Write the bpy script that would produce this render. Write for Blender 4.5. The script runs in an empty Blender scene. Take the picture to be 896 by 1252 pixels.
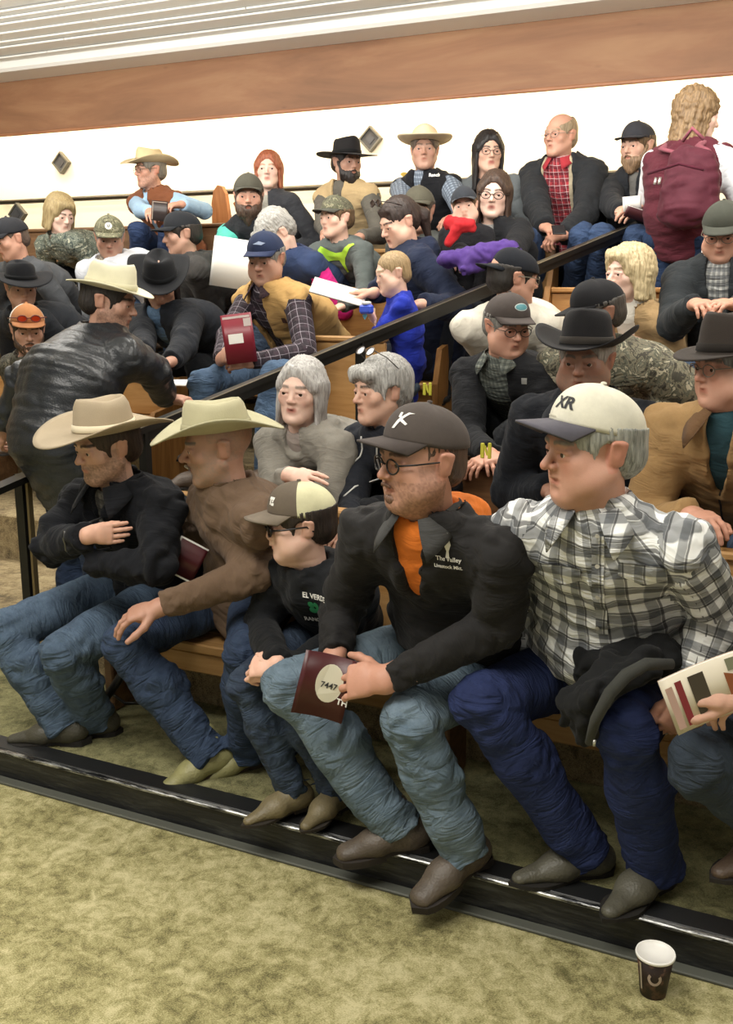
import bpy, math, random
import numpy as np
from mathutils import Vector, Matrix
from mathutils.bvhtree import BVHTree
random.seed(7); RNG = np.random.RandomState(5)
scene = bpy.context.scene
COL = scene.collection
pi = math.pi
def V(*a): return np.array(a, dtype=float)
def nrm(v):
    v = np.asarray(v, float); return v / max(1e-9, np.linalg.norm(v))

# ------------------------------------------------------------------ camera
FOC = 1250.0; CAMH = 1.62; PITCH = math.atan(276 / FOC)
_d = nrm([-2617.0, -276.0, FOC])                      # the -X direction seen from the camera (right, down, forward)
_up = V(0, -math.cos(PITCH), -math.sin(PITCH))
_R = np.array([-_d, np.cross(_up, -_d), _up])         # world = R @ cam
cam_data = bpy.data.cameras.new('camera'); cam = bpy.data.objects.new('camera', cam_data); COL.objects.link(cam)
cam_data.sensor_fit = 'VERTICAL'; cam_data.sensor_height = 24.0; cam_data.lens = FOC / 1252 * 24.0
cam_data.clip_start = 0.05
r_, d_, f_ = _R @ V(1, 0, 0), _R @ V(0, 1, 0), _R @ V(0, 0, 1)
M = Matrix(((r_[0], -d_[0], -f_[0], 0), (r_[1], -d_[1], -f_[1], 0), (r_[2], -d_[2], -f_[2], CAMH), (0, 0, 0, 1)))
cam.matrix_world = M
scene.camera = cam
def at(px, py, Y=None, Z=None):                       # surveyed point of the hall: pixel bearing and row depth
    r = _R @ V((px - 448) / FOC, (py - 626) / FOC, 1)
    t = Y / r[1] if Y is not None else (Z - CAMH) / r[2]
    return V(0, 0, CAMH) + r * t

# ------------------------------------------------------------------ world, lights, exposure
world = bpy.data.worlds.new('world'); scene.world = world; world.use_nodes = True
world.node_tree.nodes['Background'].inputs[0].default_value = (1.0, 0.95, 0.88, 1)
world.node_tree.nodes['Background'].inputs[1].default_value = 0.38
scene.view_settings.view_transform = 'Standard'; scene.view_settings.look = 'None'
scene.view_settings.gamma = 1.0; scene.view_settings.use_curve_mapping = False
scene.view_settings.exposure = 0.30
def area(name, loc, size, power, color, rot=(0, 0, 0)):
    l = bpy.data.lights.new(name, 'AREA'); l.shape = 'RECTANGLE'; l.size, l.size_y = size
    l.energy = power; l.color = color
    o = bpy.data.objects.new(name, l); o.location = loc; o.rotation_euler = rot; COL.objects.link(o); return o
area('ring_light', (-2.2, 1.2, 3.5), (3.5, 1.6), 185, (1.0, 0.96, 0.89), (math.radians(14), 0, 0))
area('hall_light', (1.8, 2.4, 3.45), (2.5, 1.5), 75, (1.0, 0.97, 0.91), (math.radians(5), math.radians(18), 0))
area('hall_light', (-2.6, 4.2, 3.35), (7.0, 0.4), 105, (1.0, 0.96, 0.89))
area('ceiling_fill', (-3.0, 3.4, 2.75), (8.0, 0.25), 115, (1.0, 0.97, 0.92), (math.radians(128), 0, 0))  # added fill that brightens the ceiling and beam, no known fixture
area('cove_light', (-3.2, 6.42, 3.12), (9.0, 0.16), 130, (1.0, 0.88, 0.66), (math.radians(22), 0, 0))

# ------------------------------------------------------------------ material helpers
def srgb(c):
    if isinstance(c, str):
        c = c.lstrip('#'); c = [int(c[i:i + 2], 16) / 255 for i in (0, 2, 4)]
    return tuple((x / 12.92 if x <= 0.04045 else ((x + 0.055) / 1.055) ** 2.4) for x in c[:3]) + (1,)
class NT:
    def crease(s, k=1.0):
        uv = s.node('ShaderNodeUVMap', uv_map='UVMap'); mp = s.n.new('ShaderNodeMapping'); mp.inputs['Scale'].default_value = (4.5 * k, 15 * k, 1); mp.inputs['Rotation'].default_value = (0, 0, .35); s.link(uv.outputs[0], mp.inputs[0])
        n = s.noise(mp.outputs[0], 1.3, 3, .55, .9); return s.math('ABSOLUTE', s.math('SUBTRACT', n, .5))
    def __init__(s, name):
        s.m = bpy.data.materials.new(name); s.m.use_nodes = True
        s.t = s.m.node_tree; s.n = s.t.nodes; s.b = s.n['Principled BSDF']; s.l = s.t.links
    def node(s, typ, **kw):
        n = s.n.new(typ)
        for k, v in kw.items():
            if k in ('operation', 'blend_type', 'data_type', 'feature', 'distance', 'bands_direction', 'wave_type', 'attribute_name', 'noise_dimensions', 'uv_map'): setattr(n, k, v)
            else: n.inputs[k.replace('_', ' ')].default_value = v
        return n
    def link(s, a, b): s.l.new(a, b)
    def math(s, op, a, b=None, c=None):
        n = s.n.new('ShaderNodeMath'); n.operation = op
        for i, x in enumerate((a, b, c)):
            if x is None: continue
            if isinstance(x, (int, float)): n.inputs[i].default_value = x
            else: s.link(x, n.inputs[i])
        return n.outputs[0]
    def mix(s, fac, a, b, blend='MIX'):
        n = s.n.new('ShaderNodeMix'); n.data_type = 'RGBA'; n.blend_type = blend
        for sock, x in ((n.inputs[0], fac), (n.inputs[6], a), (n.inputs[7], b)):
            if isinstance(x, (int, float)): sock.default_value = x
            elif isinstance(x, tuple): sock.default_value = x
            else: s.link(x, sock)
        return n.outputs[2]
    def ramp(s, fac, stops, interp='LINEAR'):
        n = s.n.new('ShaderNodeValToRGB'); n.color_ramp.interpolation = interp
        e = n.color_ramp.elements
        while len(e) < len(stops): e.new(0.5)
        for el, (p, c) in zip(e, stops): el.position = p; el.color = c
        s.link(fac, n.inputs[0]); return n.outputs[0]
    def coord(s, scale=(1, 1, 1), kind='Object'):
        tc = s.n.new('ShaderNodeTexCoord'); mp = s.n.new('ShaderNodeMapping'); mp.inputs['Scale'].default_value = scale
        s.link(tc.outputs[kind], mp.inputs[0]); return mp.outputs[0]
    def noise(s, vec, scale, detail=3, rough=0.5, dist=0):
        n = s.node('ShaderNodeTexNoise', Scale=scale, Detail=detail, Roughness=rough, Distortion=dist); s.link(vec, n.inputs['Vector']); return n.outputs[0]
    def bump(s, h, strength=0.3, dist=0.01):
        n = s.n.new('ShaderNodeBump'); n.inputs['Strength'].default_value = strength; n.inputs['Distance'].default_value = dist
        s.link(h, n.inputs['Height']); s.link(n.outputs[0], s.b.inputs['Normal'])
    def set(s, **kw):
        for k, v in kw.items(): s.b.inputs[k.replace('_', ' ')].default_value = v
    def base(s, x):
        if isinstance(x, tuple): s.b.inputs['Base Color'].default_value = x
        else: s.link(x, s.b.inputs['Base Color'])
MATS = {}
def memo(f):
    def g(*a, **k):
        key = (f.__name__, a, tuple(sorted(k.items())))
        if key not in MATS: MATS[key] = f(*a, **k)
        return MATS[key]
    return g
def shade(c, f): return tuple(min(1, x * f) for x in c[:3]) + (1,)
@memo
def cloth(c, rough=0.9, var=0.35, weave=700, bump=0.25, fold=0.6):
    t = NT('cloth'); c = srgb(c); v = t.coord()
    n1 = t.noise(v, 9, 4, 0.6); n2 = t.noise(v, 90, 2, 0.6)
    col = t.mix(n1, shade(c, 1 - var), shade(c, 1 + var)); col = t.mix(t.math('MULTIPLY', n2, 0.35), col, shade(c, 0.6))
    t.base(col); t.set(Roughness=rough, Sheen_Weight=0.04, Specular_IOR_Level=.25)
    w = t.noise(v, weave, 1); f = t.noise(v, 18, 2, 0.5, 0.4)
    t.bump(t.math('ADD', t.math('ADD', t.math('MULTIPLY', f, fold * .5), t.math('MULTIPLY', t.crease(), 1.5)), t.math('MULTIPLY', w, 0.05)), bump * 1.8, 0.02); return t.m
@memo
def denim(c='#3c4c66', fade='#8195ad', amt=0.5):
    t = NT('denim'); v = t.coord()
    n1 = t.noise(v, 7, 4, 0.65); n2 = t.noise(v, 60, 3, 0.7); n3 = t.noise(t.coord((1, 1, 0.25)), 420, 2)
    f = t.math('MULTIPLY', t.math('ADD', t.math('MULTIPLY', n1, 1.2), t.math('MULTIPLY', n2, 0.5)), amt)
    rr = t.ramp(f, [(0.25, srgb(c)), (0.85, srgb(fade))]); col = t.mix(t.math('MULTIPLY', n3, 0.3), rr, shade(srgb(c), 0.5))
    t.base(col); t.set(Roughness=0.88)
    t.set(Specular_IOR_Level=.25); t.bump(t.math('ADD', t.math('MULTIPLY', t.crease(1.2), 2.2), t.math('MULTIPLY', n3, 0.06)), 0.6, 0.02); return t.m
@memo
def leather(c='#15171a', rough=0.35):
    t = NT('leather'); c = srgb(c); v = t.coord()
    t.base(t.mix(t.noise(v, 14, 4), shade(c, 0.6), shade(c, 1.8))); t.set(Roughness=rough)
    vo = t.node('ShaderNodeTexVoronoi', Scale=160); t.link(v, vo.inputs['Vector'])
    t.bump(t.math('ADD', t.math('MULTIPLY', t.noise(v, 11, 3, 0.5, .6), .9), t.math('MULTIPLY', vo.outputs[0], 0.10)), 0.4, 0.02); return t.m
@memo
def plaid(base, stripe, thin, period=0.05, ww=0.45, tw=0.06, rough=0.85):
    t = NT('plaid_cloth'); uv = t.node('ShaderNodeUVMap', uv_map='UVMap'); sp = t.n.new('ShaderNodeSeparateXYZ')
    nz = t.noise(t.coord(), 14, 2); t.link(uv.outputs[0], sp.inputs[0])
    col = srgb(base)
    ms = []
    for ax in (0, 1):
        x = t.math('ADD', sp.outputs[ax], t.math('MULTIPLY', nz, 0.012))
        fr = t.math('FRACT', t.math('DIVIDE', x, period))
        a = t.ramp(fr, [(0.0, (0, 0, 0, 1)), (0.04, (1, 1, 1, 1)), (ww, (1, 1, 1, 1)), (ww + 0.06, (0, 0, 0, 1))])
        fr2 = t.math('FRACT', t.math('ADD', t.math('DIVIDE', x, period), 0.25 + 0.5 * (1 - ww)))
        b = t.ramp(fr2, [(0.0, (1, 1, 1, 1)), (tw, (1, 1, 1, 1)), (tw + 0.03, (0, 0, 0, 1))])
        ms.append((a, b))
    c1 = t.mix(t.math('MULTIPLY', ms[0][0], 0.6), col, srgb(stripe)); c1 = t.mix(t.math('MULTIPLY', ms[1][0], 0.66), c1, srgb(stripe))
    c1 = t.mix(t.math('MULTIPLY', ms[0][1], 0.75), c1, srgb(thin)); c1 = t.mix(t.math('MULTIPLY', ms[1][1], 0.75), c1, srgb(thin))
    t.base(c1); t.set(Roughness=rough); t.bump(t.crease(), 0.9, 0.03); return t.m
@memo
def camo(a='#6f6a58', b='#3d3a30', c='#a39c86', d='#57584a', scale=16):
    t = NT('camo_cloth'); v = t.coord()
    n = t.noise(v, scale, 3, 0.6, 1.5); n2 = t.noise(v, scale * 1.7, 4, 0.7, 2.0)
    x = t.ramp(n, [(0.0, srgb(b)), (0.42, srgb(a)), (0.52, srgb(d)), (0.6, srgb(c))], 'CONSTANT')
    y = t.ramp(n2, [(0.0, (0, 0, 0, 1)), (0.58, (1, 1, 1, 1))], 'CONSTANT')
    t.base(t.mix(y, x, srgb(b))); t.set(Roughness=0.85); t.bump(t.crease(), 0.8, 0.03); return t.m
@memo
def skin(name='skin'):
    t = NT('skin'); a = t.node('ShaderNodeAttribute', attribute_name='Col') if False else t.n.new('ShaderNodeAttribute'); a.attribute_name = 'Col'
    v = t.coord(); n = t.noise(v, 70, 4, 0.6)
    t.base(t.mix(t.math('MULTIPLY', n, 0.28), a.outputs[0], t.mix(1.0, a.outputs[0], (0.72, 0.55, 0.48, 1), 'MULTIPLY')))
    t.set(Roughness=0.55, Subsurface_Weight=0.06, Subsurface_Scale=0.01); t.b.inputs['Subsurface Radius'].default_value = (1, 0.35, 0.2)
    t.bump(t.noise(v, 260, 3), 0.12, 0.004); return t.m
@memo
def hairmat(c, c2=None, scale=1.0):
    t = NT('hair'); c = srgb(c); c2 = srgb(c2) if c2 else shade(c, 0.45)
    v = t.coord((1, 1, 0.12)); n = t.noise(v, 130 * scale, 3, 0.6, 0.6); m = t.noise(t.coord(), 18, 3)
    t.base(t.mix(t.ramp(n, [(0.3, (0, 0, 0, 1)), (0.7, (1, 1, 1, 1))]), c2, t.mix(m, c, shade(c, 1.35)))); t.set(Roughness=0.55)
    t.bump(n, 0.6, 0.006); return t.m
@memo
def felt(c, rough=0.85):
    t = NT('felt'); c = srgb(c); v = t.coord()
    t.base(t.mix(t.noise(v, 12, 3), shade(c, 0.8), shade(c, 1.15))); t.set(Roughness=rough, Sheen_Weight=0.05, Specular_IOR_Level=.2); t.bump(t.noise(v, 300, 2), 0.15, 0.004); return t.m
@memo
def plain(c, rough=0.5, metal=0.0, name='plain'):
    t = NT(name); t.base(srgb(c)); t.set(Roughness=rough, Metallic=metal); return t.m
@memo
def wood(c1='#b98a52', c2='#8a5a2c', axis=0, scale=1.0, rough=0.5):
    t = NT('wood'); sc = [14, 14, 14]; sc[axis] = 1.2; v = t.coord(tuple(x * scale for x in sc))
    n = t.noise(v, 1.5, 5, 0.6, 1.5); n2 = t.noise(t.coord(), 3, 3)
    t.base(t.mix(t.math('MULTIPLY', n2, 0.5), t.ramp(n, [(0.3, srgb(c2)), (0.65, srgb(c1))]), shade(srgb(c2), 0.9))); t.set(Roughness=rough)
    t.bump(n, 0.12, 0.004); return t.m
@memo
def carpet(c1='#a2976c', c2='#5f5a34', c3='#c2b78c'):
    t = NT('carpet'); v = t.coord()
    n1 = t.noise(v, 3.2, 6, 0.7, 0.8); n2 = t.noise(v, 22, 5, 0.75, 0.5); n3 = t.noise(t.coord((1, 2.2, 1)), 210, 3, 0.7)
    f = t.math('ADD', t.math('MULTIPLY', n1, 0.35), t.math('ADD', t.math('MULTIPLY', n2, 0.42), t.math('MULTIPLY', n3, 0.42)))
    t.base(t.ramp(f, [(0.49, srgb(c2)), (0.585, srgb(c1)), (0.68, srgb(c3))])); t.set(Roughness=0.97)
    t.bump(t.math('ADD', n3, t.math('MULTIPLY', n2, 1.5)), 0.6, 0.012); return t.m

# ------------------------------------------------------------------ object helpers
def link(o, parent=None):
    COL.objects.link(o)
    if parent is not None: o.parent = parent
    return o
def tag(o, label=None, cat=None, group=None, kind=None):
    if label: o['label'] = label
    if cat: o['category'] = cat
    if group: o['group'] = group
    if kind: o['kind'] = kind
    return o
def empty(name, loc, label, cat, group=None):
    o = bpy.data.objects.new(name, None); o.location = [float(x) for x in loc]; o.empty_display_size = 0.05; link(o); return tag(o, label, cat, group)
def npmesh(name, verts, faces, mats, fmat=None, col=None, uv=None, smooth=True):
    """faces: (n,4) or (n,3) int array, or list of arrays"""
    me = bpy.data.meshes.new(name); verts = np.asarray(verts, np.float32)
    fl = faces if isinstance(faces, list) else [faces]
    fl = [np.asarray(f, np.int32) for f in fl if len(f)]
    me.vertices.add(len(verts)); me.vertices.foreach_set('co', verts.ravel())
    nl = sum(f.size for f in fl); nf = sum(len(f) for f in fl)
    me.loops.add(nl); me.loops.foreach_set('vertex_index', np.concatenate([f.ravel() for f in fl]))
    me.polygons.add(nf)
    tot = np.concatenate([np.full(len(f), f.shape[1], np.int32) for f in fl]); st = np.concatenate([[0], np.cumsum(tot)[:-1]]).astype(np.int32)
    me.polygons.foreach_set('loop_start', st); me.polygons.foreach_set('loop_total', tot)
    for m in (mats if isinstance(mats, (list, tuple)) else [mats]): me.materials.append(m)
    if fmat is not None: me.polygons.foreach_set('material_index', np.asarray(fmat, np.int32))
    if smooth: me.polygons.foreach_set('use_smooth', np.ones(nf, bool))
    me.update(calc_edges=True)
    if col is not None:
        a = me.color_attributes.new('Col', 'FLOAT_COLOR', 'POINT'); c = np.ones((len(verts), 4), np.float32); c[:, :3] = col; a.data.foreach_set('color', c.ravel())
    if uv is not None:
        l = me.uv_layers.new(name='UVMap'); l.data.foreach_set('uv', np.asarray(uv, np.float32).ravel())
    return me
def obj(name, me, parent=None):
    return link(bpy.data.objects.new(name, me), parent)
class MB:
    """collects shapes into one mesh"""
    def __init__(s): s.v = []; s.f = []; s.mi = []
    def add(s, v, f, m=0):
        n = len(s.v); s.v += [tuple(map(float, p)) for p in v]; s.f += [tuple(i + n for i in q) for q in f]; s.mi += [m] * len(f); return s
    def box(s, lo, hi, bev=0.004, m=0):
        lo = list(map(float, lo)); hi = list(map(float, hi)); b = min(bev, *[(hi[i] - lo[i]) * 0.45 for i in range(3)])
        xs = []
        for sx in (0, 1):
            for sy in (0, 1):
                for sz in (0, 1):
                    c = [(lo, hi)[k][i] for i, k in enumerate((sx, sy, sz))]; sg = [1 - 2 * k for k in (sx, sy, sz)]
                    for ax in range(3): xs.append([c[i] + (sg[i] * b if i != ax else 0) for i in range(3)])
        # three vertices at every corner, index = corner*3+axis
        def ix(sx, sy, sz, ax): return ((sx * 2 + sy) * 2 + sz) * 3 + ax
        F = []
        for ax in range(3):
            o = [i for i in range(3) if i != ax]
            for sd in (0, 1):
                q = []
                for (a, c) in ((0, 0), (1, 0), (1, 1), (0, 1)):
                    k = [0, 0, 0]; k[ax] = sd; k[o[0]] = a; k[o[1]] = c; q.append(ix(*k, ax))
                flip = (sd == 0) ^ (ax == 1)
                F.append(q[::-1] if flip else q)
            for a in (0, 1):
                for c in (0, 1):
                    k0 = [0, 0, 0]; k0[o[0]] = a; k0[o[1]] = c; k1 = list(k0); k1[ax] = 1
                    F.append([ix(*k0, o[0]), ix(*k1, o[0]), ix(*k1, o[1]), ix(*k0, o[1])])
        for c in range(8): F.append([c * 3, c * 3 + 1, c * 3 + 2])
        return s.add(xs, F, m)
    def tube(s, pts, r, n=8, m=0, closed=False, flat=None):
        pts = [np.asarray(p, float) for p in pts]; N = len(pts); rs = r if isinstance(r, (list, tuple)) else [r] * N
        V_ = []; up = None
        for i, p in enumerate(pts):
            d = nrm((pts[(i + 1) % N] if (closed or i < N - 1) else p) - (pts[i - 1] if (closed or i > 0) else p))
            if up is None:
                up = nrm(np.cross(d, [0, 0, 1] if abs(d[2]) < 0.9 else [1, 0, 0]))
            up = nrm(up - d * np.dot(up, d)); w = np.cross(d, up)
            for k in range(n):
                a = 2 * pi * k / n; V_.append(p + (up * math.cos(a) + w * math.sin(a) * (flat or 1)) * rs[i])
        F = [[i * n + k, i * n + (k + 1) % n, ((i + 1) % N) * n + (k + 1) % n, ((i + 1) % N) * n + k] for i in range(N if closed else N - 1) for k in range(n)]
        if not closed: F += [list(range(n))[::-1], [(N - 1) * n + k for k in range(n)]]
        return s.add(V_, F, m)
    def lathe(s, prof, n=24, m=0, center=(0, 0, 0)):
        V_ = [(center[0] + r * math.cos(2 * pi * k / n), center[1] + r * math.sin(2 * pi * k / n), center[2] + z) for r, z in prof for k in range(n)]
        F = [[i * n + k, i * n + (k + 1) % n, (i + 1) * n + (k + 1) % n, (i + 1) * n + k] for i in range(len(prof) - 1) for k in range(n)]
        return s.add(V_, F, m)
    def prism(s, poly, a, b, axis=1, m=0):
        """polygon (list of 2d) extruded along an axis"""
        def p3(p, h):
            q = list(p); q.insert(axis, h); return q
        n = len(poly); V_ = [p3(p, a) for p in poly] + [p3(p, b) for p in poly]
        F = [list(range(n)), [n + i for i in range(n)][::-1]] + [[i, n + i, n + (i + 1) % n, (i + 1) % n] for i in range(n)]
        return s.add(V_, F, m)
    def build(s, name, mats, parent=None, smooth=False, loc=None, fix=True):
        me = bpy.data.meshes.new(name); me.from_pydata(s.v, [], s.f)
        for mm in (mats if isinstance(mats, (list, tuple)) else [mats]): me.materials.append(mm)
        me.polygons.foreach_set('material_index', s.mi)
        if fix:
            import bmesh
            bm = bmesh.new(); bm.from_mesh(me); bmesh.ops.recalc_face_normals(bm, faces=bm.faces); bm.to_mesh(me); bm.free()
        if smooth: me.polygons.foreach_set('use_smooth', [True] * len(me.polygons))
        me.update(); o = obj(name, me, parent)
        if loc is not None: o.location = loc
        return o

# ------------------------------------------------------------------ noise and implicit surfaces
_T = RNG.rand(32, 32, 32).astype(np.float32) * 2 - 1
def noise3(p):
    p = np.asarray(p, np.float32); i = np.floor(p).astype(np.int32); f = p - i; f = f * f * (3 - 2 * f); i &= 31; j = (i + 1) & 31
    x, y, z = f[:, 0], f[:, 1], f[:, 2]
    def L(a, b, t): return a + (b - a) * t
    c = lambda X, Y, Z: _T[X[:, 0], Y[:, 1], Z[:, 2]]
    return L(L(L(c(i, i, i), c(j, i, i), x), L(c(i, j, i), c(j, j, i), x), y), L(L(c(i, i, j), c(j, i, j), x), L(c(i, j, j), c(j, j, j), x), y), z)
class Prim:
    __slots__ = ('a', 'b', 'ra', 'rb', 'ax', 'L', 'u', 'v', 'k', 'mat', 'sub', 'R')
    def __init__(s, a, b, ra, rb=None, u=None, k=0.01, mat=0, sub=False, end=None):
        s.a = np.asarray(a, float); s.b = np.asarray(b, float) + 1e-6
        rb = ra if rb is None else rb
        def ex(r):
            if np.isscalar(r): return V(r, r, r)
            r = list(r)
            if len(r) == 2: r.append(min(r))
            return np.asarray(r, float)
        s.ra, s.rb = ex(ra), ex(rb)
        if end is not None: s.ra[2] = s.rb[2] = end
        d = s.b - s.a; s.L = np.linalg.norm(d); s.ax = d / s.L if s.L > 1e-5 else V(0, 0, 1)
        if u is None: u = V(1, 0, 0) if abs(s.ax[0]) < 0.9 else V(0, 1, 0)
        u = np.asarray(u, float); s.u = nrm(u - s.ax * np.dot(u, s.ax)); s.v = np.cross(s.ax, s.u)
        s.k = k; s.mat = mat; s.sub = sub; s.R = max(s.ra.max(), s.rb.max())
    def local(s, p):
        q = p - s.a.astype(np.float32); h = q @ s.ax.astype(np.float32); t = np.clip(h / s.L, 0, 1)
        return q @ s.u.astype(np.float32), q @ s.v.astype(np.float32), h - t * s.L, t
    def dist(s, p):
        x, y, z, t = s.local(p); R = [s.ra[i] + (s.rb[i] - s.ra[i]) * t for i in range(3)]
        a, b, c = x / R[0], y / R[1], z / R[2]
        k0 = np.sqrt(a * a + b * b + c * c) + 1e-9; k1 = np.sqrt((a / R[0]) ** 2 + (b / R[1]) ** 2 + (c / R[2]) ** 2) + 1e-9
        return k0 * (k0 - 1) / k1
def ell(c, r, **kw):                                   # axis-aligned ellipsoid, r = (x, y, z)
    return Prim(c, np.asarray(c, float), (r[0], r[1], r[2]), u=V(1, 0, 0), **kw)
def surface(prims, h, planes=()):
    add = [p for p in prims if not p.sub]
    lo = np.min([np.minimum(p.a, p.b) - p.R for p in add], 0) - 3 * h; hi = np.max([np.maximum(p.a, p.b) + p.R for p in add], 0) + 3 * h
    n = np.ceil((hi - lo) / h).astype(int) + 1
    F = np.full(n, 1e3, np.float32)
    for p in prims:
        m = p.R + p.k + 2.5 * h
        i0 = np.maximum(0, np.floor((np.minimum(p.a, p.b) - m - lo) / h).astype(int)); i1 = np.minimum(n, np.ceil((np.maximum(p.a, p.b) + m - lo) / h).astype(int) + 1)
        if np.any(i1 <= i0): continue
        g = [np.arange(i0[k], i1[k], dtype=np.float32) * h + lo[k] for k in range(3)]
        P = np.stack(np.meshgrid(*g, indexing='ij'), -1).reshape(-1, 3).astype(np.float32)
        d = p.dist(P).reshape(i1 - i0).astype(np.float32); sl = tuple(slice(i0[k], i1[k]) for k in range(3)); f = F[sl]
        if p.sub:
            d = -d; t = np.clip(0.5 + 0.5 * (f - d) / p.k, 0, 1); F[sl] = np.where(f > 900, f, d + (f - d) * t + p.k * t * (1 - t))
        else:
            t = np.clip(0.5 + 0.5 * (f - d) / p.k, 0, 1); F[sl] = f + (d - f) * t - p.k * t * (1 - t)
    for pt, nn in planes:                              # keep the side the normal points away from
        g = [np.arange(n[k], dtype=np.float32) * h + lo[k] - pt[k] for k in range(3)]
        d = (g[0] * nn[0])[:, None, None] + (g[1] * nn[1])[None, :, None] + (g[2] * nn[2])[None, None, :]
        F = np.maximum(F, d)
    S = F < 0
    cells = np.array(n) - 1; nc = int(np.prod(cells)); st = np.array([cells[1] * cells[2], cells[2], 1])
    ids = []; pos = []; quads = []
    for ax in range(3):
        s0 = [slice(None)] * 3; s1 = [slice(None)] * 3; s0[ax] = slice(0, -1); s1[ax] = slice(1, None)
        A, B = S[tuple(s0)], S[tuple(s1)]; E = np.argwhere(A != B)
        o = [k for k in range(3) if k != ax]
        E = E[(E[:, o[0]] > 0) & (E[:, o[1]] > 0) & (E[:, o[0]] < n[o[0]] - 1) & (E[:, o[1]] < n[o[1]] - 1)]
        if not len(E): continue
        e1 = E.copy(); e1[:, ax] += 1
        f0 = F[E[:, 0], E[:, 1], E[:, 2]]; f1 = F[e1[:, 0], e1[:, 1], e1[:, 2]]; f0 = np.clip(f0, -5 * h, 5 * h); f1 = np.clip(f1, -5 * h, 5 * h)
        P = E.astype(float); P[:, ax] += f0 / (f0 - f1)
        c = E @ st; q = [c, c - st[o[0]], c - st[o[0]] - st[o[1]], c - st[o[1]]]
        for x in q: ids.append(x); pos.append(P)
        Q = np.stack(q, 1); fl = S[E[:, 0], E[:, 1], E[:, 2]]
        if ax == 1: fl = ~fl
        Q[~fl] = Q[~fl][:, ::-1]; quads.append(Q)
    ids = np.concatenate(ids); pos = np.concatenate(pos)
    uq, inv = np.unique(ids, return_inverse=True); cnt = np.bincount(inv)
    Vt = np.stack([np.bincount(inv, pos[:, k]) / cnt for k in range(3)], 1) * h + lo
    lut = np.searchsorted(uq, np.concatenate(quads))
    return Vt, lut[:, ::-1]
def relax(v, f, it=1, lam=0.5, val=None):
    e = np.concatenate([f[:, [0, 1]], f[:, [1, 2]], f[:, [2, 3]], f[:, [3, 0]]]) if f.shape[1] == 4 else np.concatenate([f[:, [0, 1]], f[:, [1, 2]], f[:, [2, 0]]])
    x = v if val is None else val; N = len(v); cnt = np.maximum(1, np.bincount(e[:, 0], minlength=N) + np.bincount(e[:, 1], minlength=N))
    for _ in range(it):
        if x.ndim == 1: s = np.bincount(e[:, 0], x[e[:, 1]], N) + np.bincount(e[:, 1], x[e[:, 0]], N); x = x + lam * (s / cnt - x)
        else:
            s = np.stack([np.bincount(e[:, 0], x[e[:, 1], k], N) + np.bincount(e[:, 1], x[e[:, 0], k], N) for k in range(3)], 1); x = x + lam * (s / cnt[:, None] - x)
    return x
def normals(v, f):
    d = np.cross(v[f[:, 2]] - v[f[:, 0]], v[f[:, -1]] - v[f[:, 1]]); n = np.zeros_like(v)
    for k in range(f.shape[1]):
        for c in range(3): n[:, c] += np.bincount(f[:, k], d[:, c], len(v))
    return n / (np.linalg.norm(n, axis=1, keepdims=True) + 1e-12)
def nearest(prims, P):
    P = P.astype(np.float32); best = np.full(len(P), 1e9); idx = np.zeros(len(P), int)
    for i, p in enumerate(prims):
        if p.sub: continue
        d = p.dist(P); m = d < best; best[m] = d[m]; idx[m] = i
    return idx
def folds(v, f, prims, amp=0.006, seed=0.0):
    """cloth creases that run round the limbs and slack that runs down the torso"""
    idx = nearest(prims, v); d = np.zeros(len(v)); P = v.astype(np.float32)
    for i, p in enumerate(prims):
        m = idx == i
        if p.sub or not m.any(): continue
        x, y, z, t = p.local(P[m]); a = np.arctan2(x, -y); s = t * p.L + z
        end = np.exp(-(np.minimum(t, 1 - t) * p.L / 0.10) ** 2); w = np.sin(a + i * 1.7 + seed) * .035 + np.cos(2 * a + seed) * .012
        q = np.stack([(s + w) * 19 + i * 7 + seed, np.cos(a) * .8, np.sin(a) * .8 + i], 1); r = 1 - np.abs(noise3(q)) * 2.6
        q2 = np.stack([(s - w * 1.3) * 37 + seed, np.cos(a) * 1.1, np.sin(a) * 1.1 + i], 1); r2 = 1 - 2.4 * np.abs(noise3(q2))
        d[m] = amp * (0.28 + 0.95 * end) * (r * .8 + .5 * r2)
    w = noise3(v * 5 + seed) * .25
    q = v * np.array([6.5, 6.5, 3.0]) + np.stack([w, -w, w * 2], 1) * 3 + seed
    d = d + amp * .7 * (1 - 2.2 * np.abs(noise3(q))) + amp * .45 * noise3(v * 6 + seed)
    return relax(v, f, 2, 0.5, d)
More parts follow.
